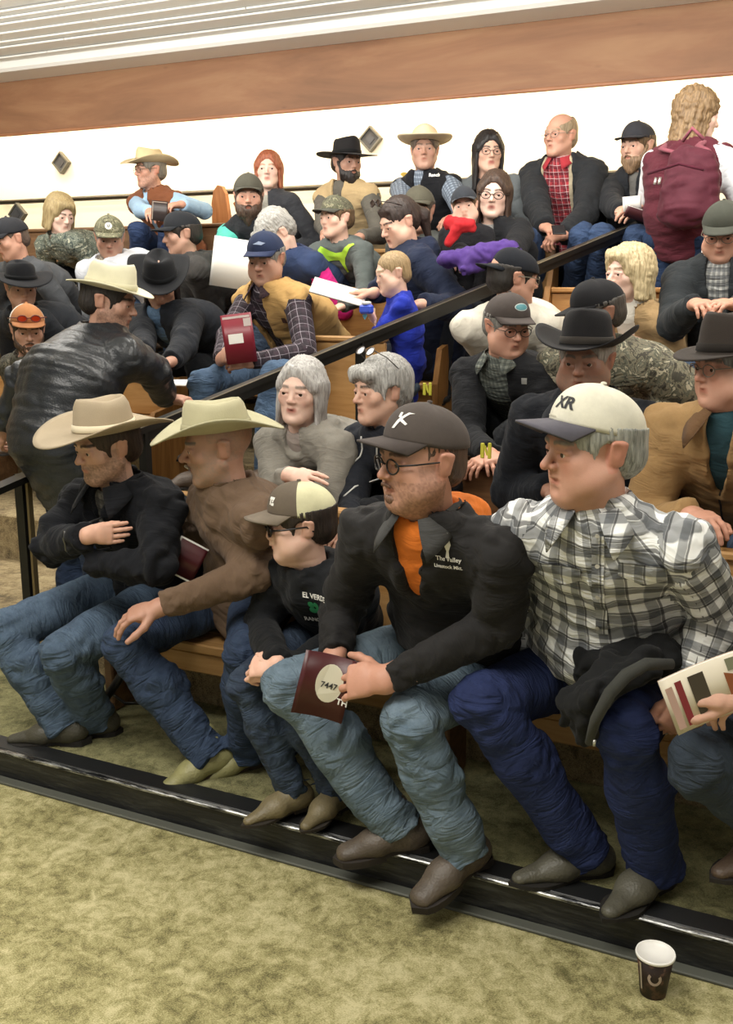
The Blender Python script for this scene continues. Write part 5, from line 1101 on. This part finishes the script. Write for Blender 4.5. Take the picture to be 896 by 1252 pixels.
G8 = seat('bearded man in dark jacket and flat-brimmed grey cap reading papers', 5, 779, 178, 34, 8, 0, lod=1, dy=0, hx=.02, s=1.04, b=1.06, tone='fair', beard=('full', '#8f7458', '#5e4834'), hair=('short', '#6b543c'), hat=fcap('#35353a', z=.042, flatvisor=True), tops=[dict(name='shirt', mat=cloth('#6c6a66'), infl=.006), dict(name='jacket', mat=cloth('#232529'), infl=.026, collar=(.05, .088), open=(.03, .01, .3))], trousers=(denim('#26344c', '#4b628a'), 1),
    wrists=(campt(760, 262, 5.45), campt(785, 264, 5.45)), knees=(campt(735, 288, 5.42), campt(778, 290, 5.42)), hands=(('hold', (.5, -.7, .2), (-.3, -.4, .8)), ('hold', (-.6, -.7, .2), (.3, -.4, .8))))
# ---------------- standing people
H = campt(852, 142, 5.35)
S1 = person('standing woman seen from behind with wavy blond hair and maroon vest', H, (H[0] - .03, 5.36, 1.85), yaw=168, head=(122, 10, 0), s=1.0, hs=1.0, b=1.0, lod=1, floor=.99, sit=False, tone='pale', face=dict(fem=True), hair=('wavy', '#8c7250', '#5a452e'), curl=.006,
    tops=[dict(name='shirt', mat=cloth('#dfe2e6', var=.06), infl=.014), dict(name='vest', mat=cloth('#58242f', var=.2), infl=.026, arms=False)], trousers=(denim('#1d2b44', '#33486a'), 1), wrists=(campt(935, 222, 5.5), campt(815, 232, 5.75)), poles=(V(.3, -.3, -1), V(-.3, .2, -1)))
H = campt(134, 368, 3.30)
S2 = person('standing man from behind in shiny black leather jacket and cream hat', H, campt(92, 570, 3.10), yaw=158, head=(112, 14, 0), s=1.08, hs=1.02, b=1.28, lod=0, floor=.10, sit=False, slouch=.12, tone='tan', hair=('short', '#2b2522', '#171312'), paint=dict(brow='#2a201a', stubble=('#3a2c24', .3)),
    hat=fhat('#d3cfb4', '#c6c1a4', z=.050, tilt=-2, crown=.10, brim=.066, curl=.020, dip=.006), tops=[dict(name='jacket', mat=leather('#1b1e22', .38), infl=.028, collar=(.045, .084), hem=.45, amp=.005)], trousers=(denim('#1f2a40', '#34465f'), 1),
    wrists=(campt(204, 488, 3.50), campt(6, 525, 3.15)), elbows=(campt(186, 452, 3.32), campt(30, 462, 3.16)), hands=(('hold', (1, .2, 0), (0, 0, 1)), ('relaxed', (-.7, .2, -.6), (-.3, -.9, 0))))
# ------------------------------------------------------------------ things held, worn on top or lying about
PAPER = plain('#e9e7e0', .7, name='paper')
def sheet(name, label, cat, C_, wdir, hdir, w, h, thick=.004, curl=0.0, mat=None, back=None, pages=True, group=None, n=10):
    """a booklet: curved block of pages between covers; wdir across, hdir along"""
    C_ = np.asarray(C_, float); a = nrm(wdir); b_ = np.asarray(hdir, float); b_ = nrm(b_ - a * np.dot(a, b_)); nn = np.cross(a, b_)
    t = empty(name, C_, label, cat, group)
    def surf(u, v, o): return a * (u * w) + b_ * (v * h) + nn * (o + curl * ((2 * u) ** 2) * .5)
    def slab(o0, o1, mt, nm, iw=1.0):
        vs = []; 
        for o in (o0, o1):
            for j in (-.5, .5):
                for i in range(n + 1): vs.append(surf((-.5 + i / n) * iw, j * iw, o))
        N_ = n + 1; F = []
        for i in range(n):
            F += [(i, i + 1, N_ + i + 1, N_ + i), (2 * N_ + i, 3 * N_ + i, 3 * N_ + i + 1, 2 * N_ + i + 1), (i, 2 * N_ + i, 2 * N_ + i + 1, i + 1), (N_ + i, N_ + i + 1, 3 * N_ + i + 1, 3 * N_ + i)]
        F += [(0, N_, 3 * N_, 2 * N_), (n, 2 * N_ + n, 3 * N_ + n, N_ + n)]
        mb = MB(); mb.add(vs, F); return mb.build(nm, mt, t, True)
    c = slab(thick * .3, thick * .5, mat or PAPER, 'front_cover'); slab(-thick * .5, -thick * .3, back or mat or PAPER, 'back_cover')
    if pages: slab(-thick * .3, thick * .3, PAPER, 'pages', .985)
    def panel(nm, polys, mt, off=.0012):
        mb = MB()
        for poly in polys: mb.add([surf(x / w, y / h, thick * .5 + off) for x, y in poly], [tuple(range(len(poly)))])
        return mb.build(nm, mt, t)
    return t, panel
def oval(rx, ry, n=20, cx=0, cy_=0): return [(cx + rx * math.cos(2 * pi * i / n), cy_ + ry * math.sin(2 * pi * i / n)) for i in range(n)]
def rect(x0, y0, x1, y1): return [(x0, y0), (x1, y0), (x1, y1), (x0, y1)]
MAR = plain('#4a1a1e', .35, name='maroon_cover'); MAR2 = plain('#7c2230', .35, name='maroon_cover'); INK = plain('#2a2a2a', .6)
right = _R @ V(1, 0, 0); upc = V(0, 0, 1); tocam = lambda p: nrm(V(0, 0, CAMH) - p)
# maroon catalogue rolled in the hands of the orange hood man
p = campt(396, 838, 2.20); t, pn = sheet('catalogue', 'dark maroon catalogue with cream oval label, bent in two hands', 'booklet', p, right * 1.0 - upc * .25, upc + right * .35 + tocam(p) * -.1, .135, .17, .006, .03, MAR)
pn('oval_label', [[(x * 1, y * 1) for x, y in oval(.036, .052, 24, .012, .01)]], plain('#d9d5c0', .5)); pn('label_text', [[(x + .012, y + .004) for x, y in q] for q in text_polys('7447', .022, bold=.0004)], INK, .0055); pn('cover_text', [[(x + .055, y - .03) for x, y in q] for q in text_polys('TH', .022, bold=.0006)], PAPER, .004)
# brown fleece man's leaflet
p = campt(228, 684, 2.62); t, pn = sheet('leaflet', 'small dark red leaflet with white border behind the brown fleece arm', 'leaflet', p, right - upc * .55, upc + right * .5, .10, .13, .003, 0, MAR)
pn('white_border', [rect(-.05, -.065, -.044, .065), rect(-.05, .059, .05, .065), rect(-.05, -.065, .05, -.059)], PAPER)
# catalogue at the right edge
p = campt(872, 842, 2.16); t, pn = sheet('magazine', 'rolled colour magazine on the knee at the right edge', 'magazine', p, right + upc * .42, upc - right * .45, .21, .13, .010, .02, plain('#ddd4bf', .45), plain('#cbb9a6', .5))
pn('red_stripe', [rect(-.075, -.055, -.060, .05)], plain('#8c3038', .5)); pn('dark_photo', [rect(-.045, -.055, -.01, .05)], plain('#4a4238', .5)); pn('pink_panel', [rect(-.098, -.055, -.082, .045)], plain('#c9a89c', .5)); pn('orange_photo', [[(.03, -.05), (.085, -.05), (.09, .0), (.03, .03)]], plain('#9c5a38', .5)); pn('green_photo', [rect(.04, .03, .095, .058)], plain('#8f927c', .5))
# red folder of the tan vest man
p = campt(292, 414, 3.84); t, pn = sheet('red_folder', 'dark red folder with white label held upright by the tan vest man', 'folder', p, right + upc * .12, upc + right * .28, .135, .215, .006, .0, MAR2)
pn('white_label', [rect(-.045, -.02, .02, .022)], PAPER); pn('top_label', [rect(-.06, .088, .06, .098), rect(.03, .05, .062, .085)], plain('#c9bcb8', .6))
# mother's booklet
p = campt(414, 357, 4.36); t, pn = sheet('open_booklet', 'thin white-edged booklet held out flat by the navy hoodie mother', 'booklet', p, right - upc * .28, V(-.2, 1, .30), .26, .20, .006, 0, PAPER, plain('#3a2a28', .6))
p = campt(448, 378, 4.20); t = empty('toy_camera', p, 'small white and blue toy in the little boy hands', 'toy'); m = MB(); m.box((-.03, -.02, -.02), (.03, .02, .02), .008); m.build('toy_body', plain('#3a55c8', .4), t); m = MB(); m.lathe([(0, .02), (.02, .02), (.022, .03), (.018, .034), (0, .034)], 16); m.build('white_dial', plain('#dcdcd8', .4), t, True)
# white sheet of the bearded man
p = campt(284, 322, 4.56); sheet('paper_sheet', 'plain grey-white sheet of paper before the heavily bearded man', 'paper', p, right - upc * .15, upc - right * .25, .21, .25, .002, .01)
# booklet of suede vest cowboy
p = campt(195, 258, 5.36); t, pn = sheet('dark_booklet', 'small black booklet in the suede vest cowboy hands', 'booklet', p, right - upc * .1, upc - right * .2, .10, .12, .005, 0, plain('#2a201e', .4)); pn('cover_line', [rect(-.045, .05, .045, .055), rect(-.045, -.055, -.04, .05)], plain('#8a7a6c', .5))
# papers of flat cap man, phone
p = campt(772, 254, 5.34); sheet('folded_papers', 'folded white papers in the flat cap man hands', 'paper', p + upc * .02, right + upc * .1, upc + right * .3, .09, .07, .008, .01)
p = campt(780, 262, 5.33); sheet('wallet', 'dark maroon wallet under the folded papers', 'wallet', p, right - upc * .3, upc * .8 - V(0, .6, 0), .13, .06, .010, 0, plain('#4a2228', .5))
p = campt(683, 281, 5.38); t = empty('phone', p, 'black phone between the balding man hands', 'phone'); m = MB(); m.box((-.035, -.05, -.004), (.035, .05, .004), .003); m.build('phone_body', plain('#111214', .2), t); m = MB(); m.box((-.031, -.045, .004), (.031, .045, .0052), .0005); m.build('screen', plain('#1c2026', .08), t); t.rotation_euler = (.5, 0, .4)
# white card in leather man's hand
p = campt(214, 468, 3.60); sheet('white_card', 'small white card in the leather jacket man hand', 'card', p, right, V(0, 1, .4), .10, .05, .004, 0)
# red scarf
p = campt(563, 276, 4.86); t = empty('red_scarf', p, 'bright red knitted scarf round the small child neck', 'scarf')
g = [Prim((-.06, 0, .02), (.06, -.01, .0), (.036, .03), (.036, .03), u=V(0, 0, 1)), Prim((0, -.02, 0), (-.05, -.03, -.08), .034, .026, k=.02)]
v, f = surface(g, .008); v = v + normals(v, f) * folds(v, f, g, .006)[:, None]; obj('knit', npmesh('scarf', v, f, cloth('#ad2228', var=.2)), t)
p = campt(592, 312, 4.66); t = empty('purple_jacket', p, 'purple jacket lying across the hugging woman lap', 'jacket')
g = [Prim((-.16, -.02, -.02), (.14, 0, .02), (.07, .05), (.06, .05), k=.03), Prim((.0, -.05, -.01), (-.06, -.08, -.06), .06, .04, k=.03), Prim((.1, 0, .02), (.16, -.03, -.06), .05, .04, k=.03)]
v, f = surface(g, .009); v = v + normals(v, f) * folds(v, f, g, .012)[:, None]; obj('cloth', npmesh('purple', v, f, cloth('#4c3478', var=.25)), t)
# jacket draped over the plaid man's thigh
t = empty('draped_jacket', (-.55, 2.5, .6), 'black jacket with grey lining draped over the plaid shirt man lap', 'jacket'); J0 = V(-.55, 2.5, .6)
c = lambda px, py, Y: campt(px, py, Y) - J0
g = [Prim(c(715, 815, 2.40), c(820, 800, 2.40), (.055, .035), (.06, .035), u=upc, k=.03), Prim(c(745, 812, 2.34), c(700, 860, 2.24), .045, .035, k=.03), Prim(c(790, 812, 2.32), c(725, 850, 2.22), .045, .035, k=.03), Prim(c(725, 850, 2.22), c(712, 905, 2.24), .036, .022, k=.03), Prim(c(700, 850, 2.26), c(693, 880, 2.26), .03, .02, k=.02)]
v, f = surface(g, .007); v = v + normals(v, f) * folds(v, f, g, .010)[:, None]; dj = obj('fabric', npmesh('draped', v, f, cloth('#1a1b1c')), t)
m = MB(); m.tube([c(822, 812, 2.28), c(790, 812, 2.24), c(765, 826, 2.20), c(745, 848, 2.17), c(728, 880, 2.17), c(720, 908, 2.20)], [.012, .015, .016, .015, .013, .010], 10); m.build('lining_edge', cloth('#3f403c'), t, True)
m = MB(); m.tube([c(727, 905, 2.16), c(726, 912, 2.16)], .004, 6); m.build('zip_pull', plain('#bbbbb4', .3, .8), t, True)
# ---- maroon backpack on the standing woman
R0 = S1['root']; back = S1['C'] - S1['f'] * .23 + V(.12, 0, -.03); fb = S1['f']; lb = S1['l']
t = empty('backpack', back, 'plump maroon backpack worn by the standing woman', 'backpack')
g = [Prim(V(0, 0, -.15), V(0, 0, .08), (.155, .10), (.12, .075), u=lb, end=.07), Prim(-fb * .05 + V(0, 0, -.13), -fb * .05 + V(0, 0, -.05), (.13, .09), (.11, .07), u=lb, k=.03)]
v, f = surface(g, .009); v = v + normals(v, f) * folds(v, f, g, .007)[:, None]; mbp = cloth('#511d2b', rough=.7, var=.2); obj('bag_body', npmesh('bag', v, f, mbp), t)
for s_, SH in ((-1, S1['SR']), (1, S1['SL'])):
    q_ = S1['N'] * .45 + SH * .55 - back; m = MB(); m.tube([lb * s_ * .07 + V(0, 0, .12), q_ - fb * .10 + V(0, 0, .02), q_ - fb * .02 + V(0, 0, .055), q_ + fb * .07 + V(0, 0, .02), q_ + fb * .11 + V(0, 0, -.12)], [.018, .020, .020, .018, .014], 8, flat=.5); m.build('shoulder_strap', cloth('#8a4c58'), t, True)
m = MB(); m.tube([-fb * .165 + lb * .14 + V(0, 0, .02), -fb * .15 + V(0, 0, .055), -fb * .165 - lb * .12 + V(0, 0, .02)], .007, 6); m.build('flap_seam', cloth('#4a1626'), t, True)
m = MB(); m.tube([lb * .05 + V(0, 0, .17), V(0, 0, .22) - fb * .02, -lb * .05 + V(0, 0, .17)], .009, 6); m.build('top_handle', cloth('#8a4c58'), t, True)
for q in (-.02, .0): m = MB(); m.tube([-fb * (.16) + lb * (.10 + q) + V(0, 0, .0), -fb * .17 + lb * (.10 + q) + V(0, 0, -.03)], .007, 6); m.build('metal_clip', plain('#c8c4bc', .3, .8), t, True)
m = MB(); b0 = -fb * .06 - lb * .10 + V(0, 0, -.30); m.tube([b0, b0 + V(0, 0, -.10), b0 + V(0, 0, -.16) - lb * .02, b0 + V(0, 0, -.10) - lb * .05, b0 - lb * .05], .011, 6, flat=.4); m.build('hanging_strap', plain('#c9c9c4', .5), t, True)
# ---- sunglasses pushed up on heads
def specs(P_, label, up=.075, fr='#1b1b1d', lens='#2a2420', rr=.0022, fwd=-.012, rotx=-25, lm=None):
    o = empty('sunglasses', (0, 0, 0), label, 'sunglasses'); Mw = Matrix.Translation(P_['root'].location) @ P_['MH'] @ Matrix.Translation((0, fwd, up)) @ Matrix.Rotation(math.radians(rotx), 4, 'X'); o.matrix_world = Mw
    mb = MB()
    for s_ in (-1, 1):
        ring = [V(s_ * .032 + .023 * math.cos(a), -.099, .016 * math.sin(a)) for a in np.arange(14) * 2 * pi / 14]; mb.tube(ring, rr, 5, closed=True)
        mb.tube([V(s_ * .054, -.096, .004), V(s_ * .084, -.06, .004), V(s_ * .094, .0, -.004)], rr, 5)
    mb.tube([V(-.01, -.1, .003), V(.01, -.1, .003)], rr, 5); mb.build('frame', plain(fr, .3), o, True)
    for s_ in (-1, 1):
        lb_ = MB(); ring = [(s_ * .032 + .0225 * math.cos(a), -.0985, .0155 * math.sin(a)) for a in np.arange(14) * 2 * pi / 14]; lb_.add(ring + [(x, y + .001, z) for x, y, z in ring], [tuple(range(14)), tuple(range(27, 13, -1))] + [(i, (i + 1) % 14, 14 + (i + 1) % 14, 14 + i) for i in range(14)]); lb_.build('lens', lm or plain(lens, .1, name='dark_lens'), o)
specs(L3, 'red mirrored sunglasses resting on the orange cap', .062, '#5a1c14', '#c83a20', .003, -.012, -12, plain('#d0401c', .08, .6, 'mirror_lens'))
specs(B2, 'glasses pushed up on the short grey hair', .085, '#3a3432', '#5c5650', .002, .02, -38); specs(M1, 'sunglasses pushed up on the navy hoodie mother hair', .085, '#26201e', '#3a302c', .003, .0, -30)
# ---- emblems on caps and clothes
WHT = plain('#e8e6e0', .6, name='white_thread')
def onhat(P_, polys, th, h, size_mat, name='cap_emblem', off=.002):
    """emblem standing on the front of a cap crown; th in degrees towards the wearer's left"""
    hat = P_['objs']['hat']; a = math.radians(th); o = decal(name, polys, FakeT(hat), hat, (math.sin(a) * .087, -math.cos(a) * .106 + .008, h), (math.sin(a), -math.cos(a), .35), (0, 0, 1), size_mat, off, .006); return o
class FakeT:
    def __init__(s, o): s.data = o.data; s.matrix_local = Matrix.Identity(4)
onhat(A5, text_polys('XR', .036, bold=.0012), 16, .045, plain('#26262a', .7), 'letters'); onhat(A5, [rect(-.018, -.003, .02, .0)], -4, .014, plain('#bdb9a8', .6), 'stitching')
onhat(A4, [[(-.022, -.018), (-.014, -.018), (-.002, .002), (.012, .020), (.022, .024), (.008, .024), (-.010, .004)], [(-.004, .0), (.012, -.008), (.016, -.004), (.0, .006)], [(-.012, .010), (-.004, .006), (-.006, .022), (-.012, .022)]], 24, .048, WHT, 'white_mark')
onhat(A3, [rect(-.012, .004, .010, .012), rect(-.008, -.012, -.002, .006), rect(.0, -.014, .012, -.006), rect(.002, -.004, .008, .004)], 22, .045, WHT, 'white_mark')
onhat(C1, [oval(.026, .012)], 6, .048, plain('#4f8c94', .5), 'oval_patch'); onhat(C1, [oval(.029, .015)], 6, .048, plain('#b9c2bf', .5), 'patch_rim', .0012); onhat(E1, [oval(.020, .020)], 0, .045, plain('#d9d9cc', .6), 'round_badge'); onhat(E1, text_polys('U', .02, bold=.001), 0, .045, plain('#3a3a30', .6), 'letter', .004)
onhat(D1, [[(-.03, -.004), (.0, .008), (.03, .0), (.012, -.010)]], 10, .045, plain('#8c9ab4', .5), 'swoosh_patch')
def onchest(P_, part, polys, px, py, mat, name, Y=None, sub=.012, off=.004):
    o = P_['objs'][part]; root = P_['root']; org = campt(px, py, P_['C'][1] if Y is None else Y); n_ = nrm(V(0, 0, CAMH) - org) * .5 + P_['f'] * .8
    bv_ = BVHTree.FromPolygons([v.co for v in o.data.vertices], [tuple(p.vertices) for p in o.data.polygons]); c0 = V(0, 0, CAMH) - P_['o0']; h_ = bv_.ray_cast(Vector(c0), Vector(nrm(org - V(0, 0, CAMH))))
    if h_[0] is not None: org = np.array(h_[0]) + P_['o0']
    decal(name, polys, o, root, org - P_['o0'], n_, (0, 0, 1), mat, off, sub)
onchest(A4, 'jacket', [[(-.006, -.03), (.006, -.03), (.004, -.012), (.009, .004), (.004, .022), (.0, .035), (-.002, .018), (-.008, .002), (-.003, -.012)]], 547, 668, WHT, 'tower_emblem', 2.3)
onchest(A4, 'jacket', text_polys('The Valley', .016, bold=.0003), 548, 684, WHT, 'embroidered_text', 2.3, .01); onchest(A4, 'jacket', text_polys('Livestock Mkt.', .013, bold=.0003), 548, 693, WHT, 'embroidered_text', 2.3, .01)
onchest(A3, 'hoodie', text_polys('EL VERDE', .022, bold=.0006), 386, 730, WHT, 'chest_text', 2.45); onchest(A3, 'hoodie', text_polys('RANCH', .017, bold=.0005), 386, 757, WHT, 'chest_text', 2.45)
onchest(A3, 'hoodie', [oval(.010, .010, 12, x, y) for x, y in ((-.009, .009), (.009, .009), (-.009, -.009), (.009, -.009))] + [[(-.002, -.01), (.002, -.01), (.006, -.026), (.002, -.026)]], 386, 743, plain('#2f8f5c', .7), 'green_clover', 2.45, .01, .0045)
cat_ = [(-.10, .035), (-.085, .052), (-.065, .045), (-.03, .030), (.0, .022), (.028, .026), (.045, .045), (.062, .058), (.085, .062), (.092, .056), (.075, .048), (.066, .040), (.055, .022), (.040, .0), (.036, -.022), (.044, -.055), (.036, -.058), (.024, -.030), (.010, -.008), (-.020, -.008), (-.048, -.012), (-.062, -.002), (-.085, -.018), (-.098, -.014), (-.078, .008), (-.09, .018)]
onchest(E5, 'hoodie', [[(x * 1.12, y * 1.25) for x, y in cat_]], 412, 316, plain('#a9d83c', .6), 'leaping_cat_emblem', None, .015, .005)
onchest(G5, 'vest', [oval(.024, .012, 14), rect(-.01, -.02, .014, -.006)], 494, 213, plain('#c9a93c', .6), 'gold_badge', None, .01); onchest(G5, 'vest', text_polys('Ranch', .026, bold=.001), 531, 214, WHT, 'embroidered_text', None, .01)
onchest(D1, 'vest', [rect(-.014, -.012, .014, .012)], 348, 392, plain('#4a2c20', .6), 'square_patch', None, .01, .005); onchest(C1, 'jacket', [rect(-.012, -.012, .012, .012)], 641, 466, plain('#8a8a86', .5), 'square_patch', None)
onchest(A1, 'jacket', [oval(.014, .014)], 147, 597, plain('#4a4c52', .6), 'round_patch', 2.4)
onchest(E2, 'shirt', text_polys('K-BAR', .032, bold=.001), 232, 330, plain('#8c2a3a', .6), 'chest_text', None, .01)
onchest(K1, 'shirt', [[(-.02, 0), (0, .02), (.02, 0), (0, -.02)]], 446, 386, plain('#6ac0e8', .6), 'diamond_print', None, .01)
PL = plaid('#f2f4f2', '#1f2834', '#0c0f15', .050, .40, .08)
onchest(A5, 'shirt', [[(-.014, .09), (.014, .09), (.014, -.17), (-.014, -.17)]], 731, 700, PL, 'placket', 2.4, .014, .005)
for by in (655, 692, 730, 768): onchest(A5, 'shirt', [oval(.0055, .0055, 10)], 731, by, plain('#c9c6bc', .3), 'button', 2.4, .01, .009)
for bx in (684, 786): onchest(A5, 'shirt', [[(-.055, .02), (.055, .02), (.055, -.012), (0, -.034), (-.055, -.012)]], bx, 700, PL, 'pocket_flap', 2.4, .014, .007)
# white side stripe on A4 sleeve seam and number tags on the bench backs
TAG = plain('#b7b23a', .5)
for px, py, Y, lab in ((595, 549, 3.00, 'small yellow and black seat tag beside the orange hood'), (523, 474, 3.62, 'small yellow seat tag above the brown cap'), (455, 382, 4.3, 'small pale wooden peg on the bench by the boy in blue'), (822, 336, 4.98, 'pale wooden peg on the bench back behind the blond woman')):
    p = at(px, py, Y=Y); t = empty('seat_tag', p, lab, 'tag', 'small tags and pegs on the benches'); 
    mt = TAG if 'yellow' in lab else plain('#cdb88e', .6)
    m = MB(); m.box((-.020, -.004, -.03), (-.008, .004, .018), .002); m.build('tag_leg', mt, t); m = MB(); m.box((.004, -.004, -.03), (.015, .004, .020), .002); m.build('tag_leg', mt, t); m = MB(); m.prism([(-.010, .01), (-.004, .01), (.006, -.02), (.0, -.02)], -.003, .003, 1); m.build('tag_bar', mt, t)
